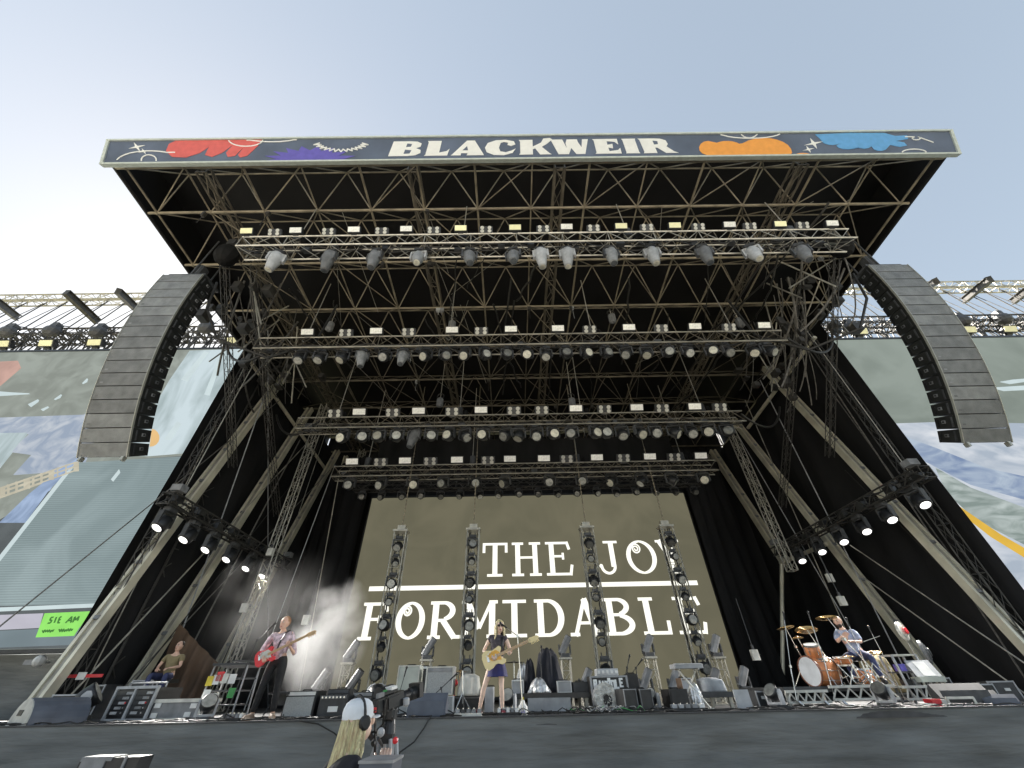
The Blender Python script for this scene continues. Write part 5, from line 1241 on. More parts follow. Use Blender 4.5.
for a in (('large moving light with a grey yoke left of the open rack', 85, 690, 10.9, R(-60)), ('large moving light standing under the equipment table', 208, 699, 10.2, R(-150)), ('large moving light behind the singer', 508, 693, 10.7, R(160)),
          ('large moving light between the black speakers and the keyboard', 653, 692, 10.6, R(140)), ('large moving light at the left foot of the drum riser', 777, 688, 10.5, R(115)), ('large moving light in front of the drum riser, right of the kit', 888, 686, 10.3, R(120)),
          ('large moving light behind the camera left of the pale cabinets', 375, 690, 11.0, R(30)), ('large moving light lying behind the round-backed monitor', 52, 702, 11.4, R(50))): wash_big(*a)
# profile lights on short truss stands
def stand_light(label, xc, ytop, ybase, Y, rot):
    X = at(xc, 690, Y=Y).x; zt = at(xc, ytop, Y=Y).z; hh = zt-DZ-.55
    t = thing('floor_light_stand', label, 'stage light', (X, Y, DZ), rot, 'moving lights on short lattice stands')
    q = MB(); lattice(q, (0, 0, .02), (0, 0, max(.15, hh)), .26, .26, .02, .010, .3, sideways=(1, 0, 0)); q.box((0, 0, .015), (.5, .5, .03)); q.box((0, 0, max(.17, hh)+.02), (.38, .34, .05)); q.build('stand', 'steel', t, local=True)
    z0 = max(.17, hh)+.05
    q = MB(); q.box((0, 0, z0+.05), (.3, .28, .1), bev=.03); q.box((-.17, 0, z0+.2), (.04, .12, .26)); q.box((.17, 0, z0+.2), (.04, .12, .26)); q.build('yoke', 'dark_grey', t, local=True)
    q = MB(); Th = Matrix.Translation((0, 0, z0+.28)) @ Matrix.Rotation(R(32), 4, 'Y'); q.box((0, 0, .04), (.20, .22, .52), Th, bev=.05); h = q.build('lamp_head', 'mid_grey', t, local=True)
    q = MB(); q.box((0, 0, .31), (.15, .17, .02), Th); q.build('lens', 'black', h, local=True)
for a in (('lattice-stand moving light in the smoke left of the screen', 343, 643, 700, 14.5, 0), ('lattice-stand moving light behind the pale cabinets', 424, 640, 690, 14.5, 0), ('lattice-stand moving light behind the black shrouded stack', 568, 638, 690, 14.5, 0),
          ('lattice-stand moving light between the two right hanging towers', 656, 637, 690, 14.5, 0), ('lattice-stand moving light at the right edge of the screen', 727, 637, 690, 14.5, 0),
          ('low moving light left of the first hanging tower', 352, 672, 690, 13.8, 0), ('low moving light left of the lettered amplifier', 586, 671, 690, 13.8, 0), ('low moving light behind the black speakers', 647, 671, 690, 13.8, 0),
          ('low moving light behind the keyboard', 676, 671, 690, 13.9, 0), ('low moving light behind the grey covered case', 716, 671, 690, 13.9, 0), ('low moving light in the dark gap right of the screen', 746, 669, 690, 14.2, 0),
          ('low moving light in the smoke beside the bass amplifier', 318, 672, 690, 14.2, 0)): stand_light(*a)
# amplifiers and cabinets
def cab(kind, label, cat, x0, x1, ytop, Y, rot=0, body='black', face='amp_face', knobs=False, strip=None, z0=0, depth=.42, frame=None, tilt=0, H=None, feet=False):
    X, W, H_ = ext(x0, x1, ytop, Y); H_ = H_-z0 if H is None else H
    t = thing(kind, label, cat, (X, Y, DZ+z0), (R(-tilt), 0, rot)); d2 = depth/2
    q = MB(); q.box((0, 0, H_/2), (W, depth, H_), bev=.02); q.build('cabinet', body, t, local=True)
    top = H_*(.80 if (knobs or strip) else .93)
    q = MB(); q.box((0, -d2-.006, H_*.05+(top-H_*.05)/2), (W*.88, .012, top-H_*.07)); q.build('grille', face, t, local=True)
    if frame:
        q = MB(); 
        for s_ in (-1, 1): q.box((s_*W*.475, -d2-.012, H_/2), (W*.05, .026, H_))
        q.box((0, -d2-.0125, H_*.975), (W*.9, .025, H_*.05)); q.box((0, -d2-.0125, H_*.025), (W*.9, .025, H_*.05)); q.build('edge_frame', frame, t, local=True)
    if strip:
        q = MB(); q.box((0, -d2-.008, H_*.90), (W*.9, .016, H_*.13)); q.build('control_panel', strip, t, local=True)
    if knobs:
        q = MB()
        for i in range(7): q.tube((-W*.38+W*.76*i/6, -d2-.01, H_*.90), (-W*.38+W*.76*i/6, -d2-.04, H_*.90), .016, 8)
        q.build('knobs', 'chrome', t, local=True)
    q = MB()
    if z0 == 0 or feet:
        for sx in (-1, 1): q.box((sx*W*.42, 0, .012), (.05, depth*1.02, .024))
    q.tube((-.09, 0, H_+.02), (.09, 0, H_+.02), .012, 6); q.box((-.09, 0, H_+.01), (.03, .03, .02)); q.box((.09, 0, H_+.01), (.03, .03, .02)); q.build('handle', 'black', t, local=True)
    return t
cab('bass_amplifier', 'tall grey-fronted bass amplifier with a white control strip right of the bass player', 'amplifier', 288, 320, 691, 10.7, R(-4), 'black', 'amp_face', False, 'white', depth=.45)
t = cab('guitar_amplifier', 'black amplifier with silver knobs and a white label beside the bass amplifier', 'amplifier', 322, 350, 695, 10.6, 0, 'black_satin', 'dark_grey', True, 'mid_grey')
q = MB(); q.box((.03, -.235, .15), (.20, .012, .09)); q.build('label_plate', 'white', t, local=True)
cab('amplifier', 'small dark amplifier standing behind the silver-knobbed one', 'amplifier', 328, 350, 689, 11.4, 0, 'black', 'mid_grey', False, 'dark_grey')
cab('amplifier_case', 'dark equipment box behind the pale-capped camera operator', 'case', 354, 374, 692, 11.0, 0, 'black', 'dark_grey', False, 'mid_grey')
cab('speaker_cabinet', 'pale green-grey speaker cabinet, upper left of the pair behind the monitor', 'speaker', 396, 418, 666, 11.0, 0, 'cab_pale', 'cab_pale', z0=.42, frame='offwhite')
cab('speaker_cabinet', 'grey speaker in a white frame underneath the pale green-grey cabinet', 'speaker', 394, 422, 688, 11.0, 0, 'light_grey', 'amp_face', frame='offwhite', H=.40)
cab('guitar_amplifier', 'large grey combo amplifier in a pale frame left of the singer', 'amplifier', 425, 453, 667, 10.9, 0, 'light_grey', 'amp_face', False, 'mid_grey', z0=.34, frame='offwhite')
cab('speaker_cabinet', 'pale cabinet with a white edge below the large grey combo', 'speaker', 424, 455, 690, 10.9, 0, 'light_grey', 'amp_face', frame='white', H=.32)
cab('amplifier', 'narrow black box with a white frame between the two pale stacks', 'amplifier', 418, 425, 667, 11.6, 0, 'black', 'dark_grey', frame='white')
t = cab('guitar_amplifier', 'dark amplifier cabinet with big white capital letters', 'amplifier', 591, 629, 676, 11.3, 0, 'black', 'black', frame='light_grey', depth=.5)
# lettering on the amplifier
X, W, H = ext(591, 629, 676, 11.3)
SG = {'R': [(0, 0, 0, 1), (0, 1, .8, 1), (.8, 1, .8, .55), (.8, .55, 0, .5), (.3, .5, .9, 0)], 'A': [(0, 0, .5, 1), (.5, 1, 1, 0), (.2, .4, .8, .4)], 'M': [(0, 0, 0, 1), (0, 1, .5, .4), (.5, .4, 1, 1), (1, 1, 1, 0)], 'V': [(0, 1, .5, 0), (.5, 0, 1, 1)],
      'O': [(0, 0, 0, 1), (0, 1, 1, 1), (1, 1, 1, 0), (1, 0, 0, 0)], 'L': [(0, 1, 0, 0), (0, 0, .9, 0)], 'E': [(0, 0, 0, 1), (0, 1, .9, 1), (0, .5, .7, .5), (0, 0, .9, 0)]}
q = MB(); k = 0
for i, ch in enumerate('RAMVOLE'):
    x0_ = -W*.40+W*.80*i/7; ww = W*.80/7*.62; zz0 = H*(.60+.05*((i-3)/3)**2+.03*(i/6)); hh = H*.22
    for (a, b_, c_, d_) in SG[ch]:
        p = (x0_+a*ww, zz0+b_*hh); r_ = (x0_+c_*ww, zz0+d_*hh); L = math.hypot(r_[0]-p[0], r_[1]-p[1]); n1, n2 = -(r_[1]-p[1])/L*.019, (r_[0]-p[0])/L*.019; e1, e2 = (r_[0]-p[0])/L*.012, (r_[1]-p[1])/L*.012
        k += 1; q.prism([(p[0]+n1-e1, p[1]+n2-e2), (r_[0]+n1+e1, r_[1]+n2+e2), (r_[0]-n1+e1, r_[1]-n2+e2), (p[0]-n1-e1, p[1]-n2-e2)], -.272-.0003*k, -.255)
q.box((0, -.265, H*.88), (.07, .01, .07)); q.build('lettering', 'letter', t, local=True)
q = MB(); q.use('light_grey').box((at(606, 674, Y=11.3).x, 11.25, DZ+H+.07), (.5, .3, .13)); q.use('white')
for i in range(5): q.box((at(606, 674, Y=11.3).x-.2+i*.1, 11.09, DZ+H+.07), (.05, .02, .06))
tag(q.build('mixer_unit'), 'small silver-buttoned unit on top of the lettered amplifier', 'amplifier')
cab('speaker_cabinet', 'narrow black speaker with a grey edge, right next to the shaggy drum', 'speaker', 620, 634, 689, 10.5, R(14), 'black', 'black_satin', frame='mid_grey')
cab('speaker_cabinet', 'narrow black speaker with a grey edge, second from the shaggy drum', 'speaker', 636, 649, 689, 10.5, R(14), 'black', 'black_satin', frame='mid_grey')
cab('speaker_cabinet', 'small black cube speaker behind the two narrow speakers', 'speaker', 630, 641, 674, 11.9, 0, 'black', 'black')
cab('speaker_cabinet', 'plain black speaker cabinet left of the keyboard stand', 'speaker', 667, 687, 689, 10.7, R(8), 'black', 'black')
cab('speaker_cabinet', 'brown-grey upright cabinet behind the keyboard stand', 'speaker', 684, 694, 678, 11.8, 0, 'tarp_brown', 'light_grey', frame='light_grey')
RIS = DZ+.34
cab('guitar_amplifier', 'white-fronted small amplifier on the low black riser', 'amplifier', 558, 572, 681, 11.6, 0, 'light_grey', 'light_grey', z0=.34, frame='white')
cab('guitar_amplifier', 'grey amplifier with one white knob on the low black riser', 'amplifier', 573, 590, 682, 11.6, 0, 'black', 'dark_grey', z0=.34)
cab('guitar_amplifier', 'small white-framed amplifier just right of the singer', 'amplifier', 512, 524, 680, 11.7, 0, 'light_grey', 'light_grey', frame='white', z0=.0)
cab('speaker_cabinet', 'tall pale speaker standing behind the legs of the singer', 'speaker', 485, 494, 687, 11.0, 0, 'light_grey', 'light_grey')
def riser(label, x0, x1, Y0, Y1, h, m_='black_satin', legm='steel'):
    X0, X1 = at(x0, 705, Y=Y0).x, at(x1, 705, Y=Y0).x; t = thing('riser', label, 'platform', ((X0+X1)/2, Y0, DZ))
    q = MB(); q.box(((X0+X1)/2, (Y0+Y1)/2, DZ+h-.05), (X1-X0, Y1-Y0, .1)); q.build('platform_top', m_, t)
    for x in (X0+.08, X1-.08):
        for y in (Y0+.08, Y1-.08):
            q = MB(); q.box((x, y, DZ+(h-.1)/2), (.07, .07, h-.1)); q.build('leg', legm, t)
    return t, X0, X1
riser('low black riser carrying amplifiers in the middle of the stage', 517, 591, 11.2, 12.6, .34)
riser('low grey riser carrying the covered case right of the keyboard', 686, 737, 11.2, 12.4, .30, 'dark_grey')
q = MB(); X, W, H = ext(528, 571, 703, 11.1); q.box((X, 11.12, DZ+.13), (W, .04, .25)); q.box((X-W*.4, 11.15, DZ+.02), (.06, .1, .04)); q.box((X+W*.4, 11.15, DZ+.02), (.06, .1, .04)); tag(q.build('front_panel', 'light_grey'), 'pale grey panel leaning against the low black riser', 'panel')
# drum riser with white truss edges
t, X0, X1 = riser('drum riser with white lattice edges under the drum kit', 789, 886, 11.3, 13.4, .36, 'dark_grey', 'offwhite')
def zig(mb, x0_, x1_, y, z0_, z1_, n):
    mb.box(((x0_+x1_)/2, y, z1_-.025), (x1_-x0_, .06, .05)); mb.box(((x0_+x1_)/2, y, z0_+.02), (x1_-x0_, .06, .04))
    for i in range(n):
        a = x0_+(x1_-x0_)*i/n; b_ = x0_+(x1_-x0_)*(i+1)/n; m2 = (a+b_)/2
        mb.tube((a, y, z0_+.03), (m2, y, z1_-.05), .018, 5); mb.tube((m2, y, z1_-.05), (b_, y, z0_+.03), .018, 5)
q = MB(); xm = X0+(X1-X0)*.45; zig(q, X0, xm-.02, 11.26, DZ+.06, DZ+.30, 5); zig(q, xm+.02, X1+.3, 11.2, DZ+.10, DZ+.37, 5); q.build('lattice_edge', 'offwhite', t)
q = MB()
for x in (X0+.2, xm-.2, xm+.2, X1): q.tube((x, 11.2, DZ+.1), (x+.05, 11.15, DZ+.005), .03, 6)
q.build('screw_feet', 'chrome', t)
q = MB(); a_, b_ = at(907, 700, Y=11.3).x, at(945, 700, Y=11.3).x; zig(q, a_, b_, 11.25, DZ+.08, DZ+.34, 4); q.box(((a_+b_)/2, 11.9, DZ+.32), (b_-a_, 1.2, .04)); q.use('offwhite')
tag(q.build('lattice_platform'), 'short white lattice platform right of the drum riser', 'platform')
# ---- drum kit
kit = thing('drum_kit', 'orange-brown wooden drum kit with chrome stands and brass cymbals on the riser', 'drum kit', (6.4, 11.9, RIS+.02))
def drum(name, c, r_, d_, axis, m_='wood_drum', skinm='drum_skin', lugs=8, front=None):
    ax = Vector(axis).normalized(); T = Matrix.Translation(c) @ ax.to_track_quat('Z', 'Y').to_matrix().to_4x4()
    q = MB(); q.smooth = True; q.lathe([(r_, -d_/2), (r_, d_/2)], 28, T); sh = q.build(name, m_, kit)
    for s_ in (-1, 1):
        q = MB(); q.lathe([(r_+.004, s_*d_/2-.02), (r_+.014, s_*d_/2-.02), (r_+.014, s_*d_/2+.014), (r_-.012, s_*d_/2+.014), (r_-.012, s_*d_/2-.02)], 28, T, caps=False); q.build('hoop', 'chrome' if r_ < .25 else 'drum_hoop', sh)
        q = MB(); q.lathe([(r_-.005, s_*(d_/2+.004)), (.01, s_*(d_/2+.006))], 28, T); q.build('drum_head', skinm, sh)
    q = MB()
    for i in range(lugs):
        a = 2*PI*i/lugs; p = T @ Vector(((r_+.012)*math.cos(a), (r_+.012)*math.sin(a), -d_/2)); p2 = T @ Vector(((r_+.012)*math.cos(a), (r_+.012)*math.sin(a), d_/2)); q.tube(p, p2, .005, 5); q.tube(p.lerp(p2, .35), p.lerp(p2, .65), .013, 6)
    q.build('lugs', 'chrome', sh)
    return T
KF = Vector((-.965, -.26, 0))            # direction the bass drum faces
bdc = at(818, 668, Y=11.85); bdc.z = RIS+.31
drum('bass_drum', bdc, .30, .58, KF, lugs=10)
for nm_, px, py, Y, r_, d_, ax in (('rack_tom', 813, 651, 11.75, .165, .26, (-.15, -.25, 1)), ('snare_drum', 843, 661, 11.75, .18, .15, (-.03, -.08, 1)), ('floor_tom', 866, 678, 12.3, .20, .36, (0, 0, 1))):
    p = at(px, py, Y=Y); drum(nm_, p, r_, d_, ax, lugs=6)
def cym(px, py, Y, r_, tilt, sx, sy, name='cymbal'):
    p = at(px, py, Y=Y); T = Matrix.Translation(p) @ Euler((R(tilt[0]), R(tilt[1]), 0)).to_matrix().to_4x4()
    q = MB(); q.smooth = True; q.lathe([(r_, -.022), (r_*.6, -.006), (.05, .004), (.035, .022), (.008, .028)], 26, T); q.lathe([(r_, -.023), (.05, .0), (.01, .02)], 26, T); q.build(name, 'brass', kit)
    q = MB(); f = Vector((p.x+sx, p.y+sy, RIS+.02)); top = p+Vector((0, 0, .03)); q.tube(f+Vector((0, 0, .15)), p.lerp(f, .35), .014, 6); q.tube(p.lerp(f, .35), top, .009, 6); q.box(tuple(p.lerp(f, .35)), (.05, .05, .06))
    for k in range(3):
        a = k*2.1+px; q.tube(f+Vector((0, 0, .42)), f+Vector((.26*math.cos(a), .26*math.sin(a), 0)), .010, 5); q.tube(f+Vector((0, 0, .14)), f+Vector((.14*math.cos(a), .14*math.sin(a), .19)), .007, 4)
    q.build('cymbal_stand', 'chrome', kit)
cym(785, 627, 12.1, .22, (-8, -4), .25, .05); cym(806, 629, 11.7, .26, (-12, 8), .35, -.05); cym(826, 617, 11.6, .25, (-6, 4), .5, -.15); cym(797, 637, 12.1, .15, (-5, 0), .2, 0)
cym(847, 656, 11.4, .17, (0, 0), .05, 0, 'hi_hat'); cym(872, 652, 12.4, .22, (10, -12), .05, .1)
q = MB(); rq = random.Random(3); cc = at(850, 680, Y=11.7)
for i in range(16):
    p = cc+Vector((rq.uniform(-.35, .45), rq.uniform(-.3, .3), rq.uniform(-.2, .2))); p2 = p+Vector((rq.uniform(-.3, .3), rq.uniform(-.2, .2), rq.uniform(-.45, .1))); p2.z = max(p2.z, RIS+.02); q.tube(p, p2, rq.choice((.008, .011, .014)), 5)
q.build('hardware', 'chrome', kit)
q = MB(); fp = bdc+KF*.35
for s_ in (-1, 1): q.tube(bdc+KF*.2+Vector((s_*.22, -s_*.17, 0)), (bdc.x+KF.x*.3+s_*.34, bdc.y+KF.y*.3-s_*.27, RIS+.02), .010, 5)
q.build('spurs', 'chrome', kit)
for px, py, px2, py2, Y, lb in ((796, 700, 783, 612, 11.2, 'thin boom microphone stand left of the drum kit, tallest of the kit microphones'), (835, 668, 808, 612, 11.3, 'boom microphone stand crossing over the wooden tom'), (880, 690, 846, 618, 11.4, 'boom microphone stand rising past the drummer'),
                                (905, 690, 868, 626, 12.4, 'slim microphone stand right of the drummer')):
    b0 = at(px, 700, Y=Y); b0.z = DZ; tp = at((px+px2*2)/3, (py+py2*2)/3, Y=Y); m_ = at(px2, py2, Y=Y); mic_stand(b0, (b0.x+(tp.x-b0.x)*.5, Y, DZ+(tp.z-DZ)*.6), m_-(m_-b0).normalized()*.18, lb, col='chrome')
# shaggy bass drum with hole
t = thing('bass_drum', 'white shaggy-headed bass drum with a dark hole in front of the lettered amplifier', 'drum', (at(605, 700, Y=10.9).x, 10.9, DZ))
pc = at(605, 701, Y=10.9); rD = .245; T = Matrix.Translation((pc.x, 10.95, DZ+rD)); q = MB(); q.lathe([(rD, -.2), (rD, .2)], 26, T, 'Y'); q.build('shell', 'light_grey', t)
q = MB(); rq = random.Random(6)
vs = []; 
for j in range(7):
    for i in range(36):
        a = 2*PI*i/36; r_ = rD*(.25+.77*j/6)*(1+rq.uniform(-.03, .05)); vs.append(T @ Vector((r_*math.cos(a), -.215-rq.uniform(0, .035), r_*math.sin(a))))
q.smooth = True; q.add(vs, [(j*36+i, j*36+(i+1) % 36, (j+1)*36+(i+1) % 36, (j+1)*36+i) for j in range(6) for i in range(36)]); q.build('shaggy_head', 'hide', t)
q = MB(); q.lathe([(.10, -.235), (.01, -.236)], 18, T @ Matrix.Translation((.03, 0, -.05)), 'Y'); q.build('sound_hole', 'black', t)
# keyboard on stand
X, W, H = ext(680, 711, 663, 10.9); t = thing('keyboard', 'silver electronic keyboard with black and white keys', 'keyboard', (X, 10.9, DZ+H-.1), R(4))
q = MB(); q.box((0, 0, .04), (W, .3, .08), bev=.02); q.build('keyboard_case', 'light_grey', t, local=True); q = MB(); q.box((-.0, -.10, .082), (W*.9, .12, .012)); q.build('white_keys', 'white', t, local=True)
q = MB(); [q.box((-W*.43+i*W*.86/17, -.07, .092), (.014, .07, .014)) for i in range(18) if i % 7 not in (2, 6)]; q.build('black_keys', 'black', t, local=True)
t = thing('keyboard_stand', 'white crossed keyboard stand under the silver keyboard', 'stand', (X, 10.9, DZ))
for s_ in (-1, 1):
    q = MB(); q.tube((X-s_*.30, 10.9+.04*s_, DZ+.02), (X+s_*.22, 10.9+.04*s_, DZ+H-.12), .018, 6); q.tube((X-s_*.3, 10.7, DZ+.02), (X-s_*.3, 11.15, DZ+.02), .018, 6); q.tube((X+s_*.22, 10.75, DZ+H-.11), (X+s_*.22, 11.05, DZ+H-.11), .015, 6); q.build('leg', 'offwhite', t)
# shrouds, cloths
def cloth(kind, label, cat, x0, x1, ytop, Y, m_, z0=0, depth=.6, seed=0, rag=.06, taper=.6, n=44, legs=False):
    X, W, H = ext(x0, x1, ytop, Y); H -= z0; rq = random.Random(seed); q = MB(); q.smooth = True; vs = []; ph = [rq.random()*6 for _ in range(6)]
    for j in range(9):
        t_ = j/8; s_ = 1-(1-taper)*t_**1.5
        if j == 8: s_ *= .55
        for i in range(n):
            a = 2*PI*i/n; w_ = 1+rag*math.sin(a*5+ph[0]+t_*2)*(1.2-t_)+rag*.8*math.sin(a*8+ph[1]-t_*3)+rag*.5*math.sin(a*13+ph[2])
            vs.append((W/2*s_*w_*max(-1, min(1, 1.25*math.cos(a))), depth/2*s_*w_*max(-1, min(1, 1.25*math.sin(a))), H*t_*(1-.06*math.sin(a*3+ph[3])*t_)))
    q.add(vs, [(j*n+i, j*n+(i+1) % n, (j+1)*n+(i+1) % n, (j+1)*n+i) for j in range(8) for i in range(n)]+[tuple(range(8*n, 9*n)), tuple(range(n-1, -1, -1))])
    o = q.build(kind, m_, local=True); o.location = (X, Y, DZ+z0); tag(o, label, cat); return o
cloth('shroud', 'black cloth draped over a tall stack on the low riser', 'cover', 538, 563, 650, 12.0, 'tee_black', .34, .7, 3, .13, .6)
cloth('shroud', 'smaller black cloth hanging left of the tall black shroud', 'cover', 525, 537, 660, 11.9, 'tee_black', .34, .4, 4, .1, .5)
cloth('foil_sheet', 'crumpled silver foil sheet on the low black riser', 'foil', 530, 549, 678, 11.35, 'foil', .34, .4, 5, .16, .35)
cloth('foil_sheet', 'crumpled silver foil behind the small white-framed amplifier', 'foil', 517, 531, 664, 12.4, 'foil', .34, .4, 6, .18, .4)
cloth('foil_sheet', 'crumpled foil wrapped around the legs of the keyboard stand', 'foil', 692, 703, 683, 10.95, 'foil', 0, .3, 7, .18, .5)
cloth('cover', 'smooth grey-blue cover over a case on the grey riser', 'cover', 704, 728, 678, 11.6, 'cloth_grey', .30, .6, 8, .03, .85)
cloth('cloth', 'white patterned cloth over the spare drum left of the singer', 'cloth', 458, 480, 675, 11.0, 'offwhite', .32, .6, 9, .06, .8)
cloth('cloth', 'grey-blue cloth draped on a box behind the camera', 'cloth', 364, 386, 684, 12.0, 'cloth_grey', .3, .5, 10, .08, .6)
cloth('cloth', 'brown-green cover on a case behind the drum riser', 'cover', 884, 905, 655, 13.6, 'shirt_olive', .2, .8, 14, .05, .7)
# plinths under cloths that sit high
for x0_, x1_, Y, h, lb in ((457, 482, 11.1, .32, 'black crate under the white patterned cloth'), (362, 388, 12.0, .30, 'black crate under the grey-blue cloth'), (882, 907, 13.6, .20, 'black crate under the brown-green cover')):
    X0, X1 = at(x0_, 705, Y=Y).x, at(x1_, 705, Y=Y).x; t = thing('crate', lb, 'crate', ((X0+X1)/2, Y, DZ)); q = MB(); q.box(((X0+X1)/2, Y, DZ+h/2), (X1-X0, .55, h), bev=.02); q.build('crate_body', 'black', t)
    q = MB(); [q.box(((X0+X1)/2, Y-.28, DZ+z), (X1-X0, .012, .03)) for z in (.03, h-.03)]; q.build('edge_trim', 'mid_grey', t)
# spare drum stand left of the singer
X = at(462, 700, Y=10.5).x; q = MB()
for (a, b_) in (((X-.02, 10.5, DZ+.75), (X+.02, 10.5, DZ+.2)), ((X, 10.5, DZ+.35), (X-.16, 10.45, DZ)), ((X, 10.5, DZ+.35), (X+.25, 10.45, DZ)), ((X, 10.5, DZ+.35), (X+.05, 10.75, DZ))): q.tube(a, b_, .014, 6)
tag(q.build('cymbal_stand', 'chrome'), 'chrome folding stand with spread legs left of the singer', 'stand')
T = Matrix.Translation(at(460, 671, Y=11.6)); q = MB(); q.lathe([(.2, -.02), (.05, .0), (.01, .03)], 20, T); q.lathe([(.2, -.021), (.05, -.004), (.01, .02)], 20, T); p = at(460, 671, Y=11.6); q.tube(tuple(p), (p.x, p.y, DZ), .012, 6); tag(q.build('cymbal', 'brass'), 'brass cymbal on a thin stand in front of the second hanging tower', 'cymbal')
X = at(455, 683, Y=11.2); q = MB(); q.sphere(tuple(X), (.07, .06, .07), n=10, k=7); q.tube(tuple(X), (X.x, X.y, DZ), .014, 6); tag(q.build('red_drum', 'red'), 'small red percussion piece on a post left of the singer', 'percussion')
mic_stand((at(446, 705, Y=10.1).x, 10.1, DZ), (at(441, 690, Y=10.1).x, 10.1, DZ+.45), at(450, 680, Y=10.1), 'short black microphone stand in front of the large grey combo')
mic_stand((at(400, 700, Y=10.6).x, 10.6, DZ), (at(400, 690, Y=10.6).x, 10.6, DZ+.4), at(404, 677, Y=10.6), 'short microphone stand in front of the pale green-grey cabinet')
mic_stand((at(629, 700, Y=12.0).x, 12.0, DZ), (at(629, 680, Y=12.0).x, 12.0, DZ+.8), at(628, 663, Y=12.0), 'thin microphone stand left of two behind the narrow speakers')
mic_stand((at(640, 700, Y=12.2).x, 12.2, DZ), (at(638, 680, Y=12.2).x, 12.2, DZ+.8), at(638, 665, Y=12.2), 'thin microphone stand right of two behind the narrow speakers')
mic_stand((at(543, 700, Y=11.4).x, 11.4, DZ), (at(541, 670, Y=11.4).x, 11.4, DZ+.9), at(541, 655, Y=11.4), 'microphone stand beside the tall black shroud')
for px, py, Y, lb in ((514, 662, 12.6, 'chrome cymbal stand with a dark cymbal right of the singer'),):
    p = at(px, py, Y=Y); q = MB(); q.use('chrome').tube((p.x, Y, DZ), tuple(p), .016, 6); q.use('steel_dark').lathe([(.28, -.01), (.05, .01), (.01, .03)], 18, Matrix.Translation(p)); q.use('chrome')
    for k in range(3): q.tube((p.x, Y, DZ+.4), (p.x+.3*math.cos(k*2.1), Y+.3*math.sin(k*2.1), DZ), .012, 5)
    tag(q.build('cymbal_stand'), lb, 'cymbal')
# white scuffed items at the stage edge
p = at(523, 712, Y=10.0); q = MB(); q.use('white').lathe([(.08, 0), (.10, .05), (.09, .14), (.045, .19), (.03, .24)], 14, Matrix.Translation((p.x, 10.0, DZ))); q.use('yellow').box((p.x, 10.0, DZ+.26), (.05, .05, .05)); q.use('banner_purple').box((p.x, 9.91, DZ+.06), (.06, .02, .04)); tag(q.build('bottle'), 'squat white jug with a yellow cap at the stage edge by the singer', 'bottle')
p0, p1 = at(737, 705, Y=10.4), at(752, 705, Y=10.4); t = thing('white_panel', 'white upright panel leaning right of the keyboard area', 'panel', ((p0.x+p1.x)/2, 10.4, DZ)); q = MB(); zt_ = at(743, 695, Y=10.4).z
q.box(((p0.x+p1.x)/2, 10.4, (DZ+zt_+.0)/2+.05), (p1.x-p0.x, .04, zt_-DZ+.08), bev=.0); q.build('board', 'light_grey', t); q = MB(); q.tube((p1.x, 10.45, DZ+.3), (p1.x+.12, 10.6, DZ), .015, 5); q.build('prop', 'steel', t)
# pedalboards
for x0_, x1_, Y, lb in ((455, 482, 9.85, 'pale pedalboard with effects at the feet of the singer'), (497, 519, 9.9, 'black pedalboard beside the right foot of the singer'), (672, 706, 10.2, 'black pedalboard under the keyboard stand'), (225, 245, 9.9, 'small pedalboard at the feet of the bass player')):
    X0, X1 = at(x0_, 714, Y=Y).x, at(x1_, 714, Y=Y).x; t = thing('pedalboard', lb, 'pedalboard', ((X0+X1)/2, Y, DZ)); q = MB(); q.box(((X0+X1)/2, Y, DZ+.03), (X1-X0, .34, .06)); q.build('board', 'offwhite' if 'pale' in lb else 'black', t)
    q = MB(); rq = random.Random(x0_); k = 5
    for i in range(k):
        q.use(rq.choice(('light_grey', 'mid_grey', 'white', 'dark_grey'))).box((X0+(X1-X0)*(i+.5)/k, Y, DZ+.09), ((X1-X0)/k*.7, .13, .06)); q.use('chrome').tube((X0+(X1-X0)*(i+.5)/k, Y-.03, DZ+.11), (X0+(X1-X0)*(i+.5)/k, Y-.03, DZ+.14), .012, 6)
    q.build('pedals', None, t)
# open rack on the left
X, W, H = ext(112, 166, 684, 10.9); t = thing('equipment_rack', 'black double rack case with pale edges and a rail on top', 'rack', (X, 10.9, DZ), R(-12))
q = MB(); q.box((0, .12, H*.45), (W*.92, .6, H*.88)); q.build('case', 'black', t, local=True)
q = MB()
for x in (-W*.45, -.02, W*.45): q.box((x, -.2, H*.45), (.05, .05, H*.9))
for z in (.03, H*.9): q.box((0, -.2, z), (W*.95, .055, .05))
q.build('edge_frame', 'light_grey', t, local=True)
q = MB(); 
for x in (-W*.42, -.1, W*.2, W*.42): q.tube((x, 0, H*.9), (x, 0, H*1.03), .015)
q.tube((-W*.42, 0, H*1.03), (W*.42, 0, H*1.03), .018); q.build('rail', 'light_grey', t, local=True)
for xo in (-W*.23, W*.22):
    for k in range(5):
        q = MB(); z = .10+k*(H*.8-.1)/5; q.use('black_satin').box((xo, -.19, z+.05), (W*.36, .04, .10)); q.use('mid_grey' if k % 2 else 'light_grey').box((xo-.06+.05*k % 3, -.215, z+.05), (.16, .02, .045)); q.use('red' if k == 2 else 'chrome').box((xo+.13, -.215, z+.05), (.03, .02, .03)); q.build('rack_unit', None, t, local=True)
X, W, H = ext(157, 209, 699, 10.8); t = thing('flight_case', 'long grey flight case with pale edges and white corner labels', 'flight case', (X, 10.9, DZ), R(-3))
q = MB(); q.box((0, 0, H*.45), (W, .55, H*.9), bev=.02); q.build('case_body', 'mid_grey', t, local=True)
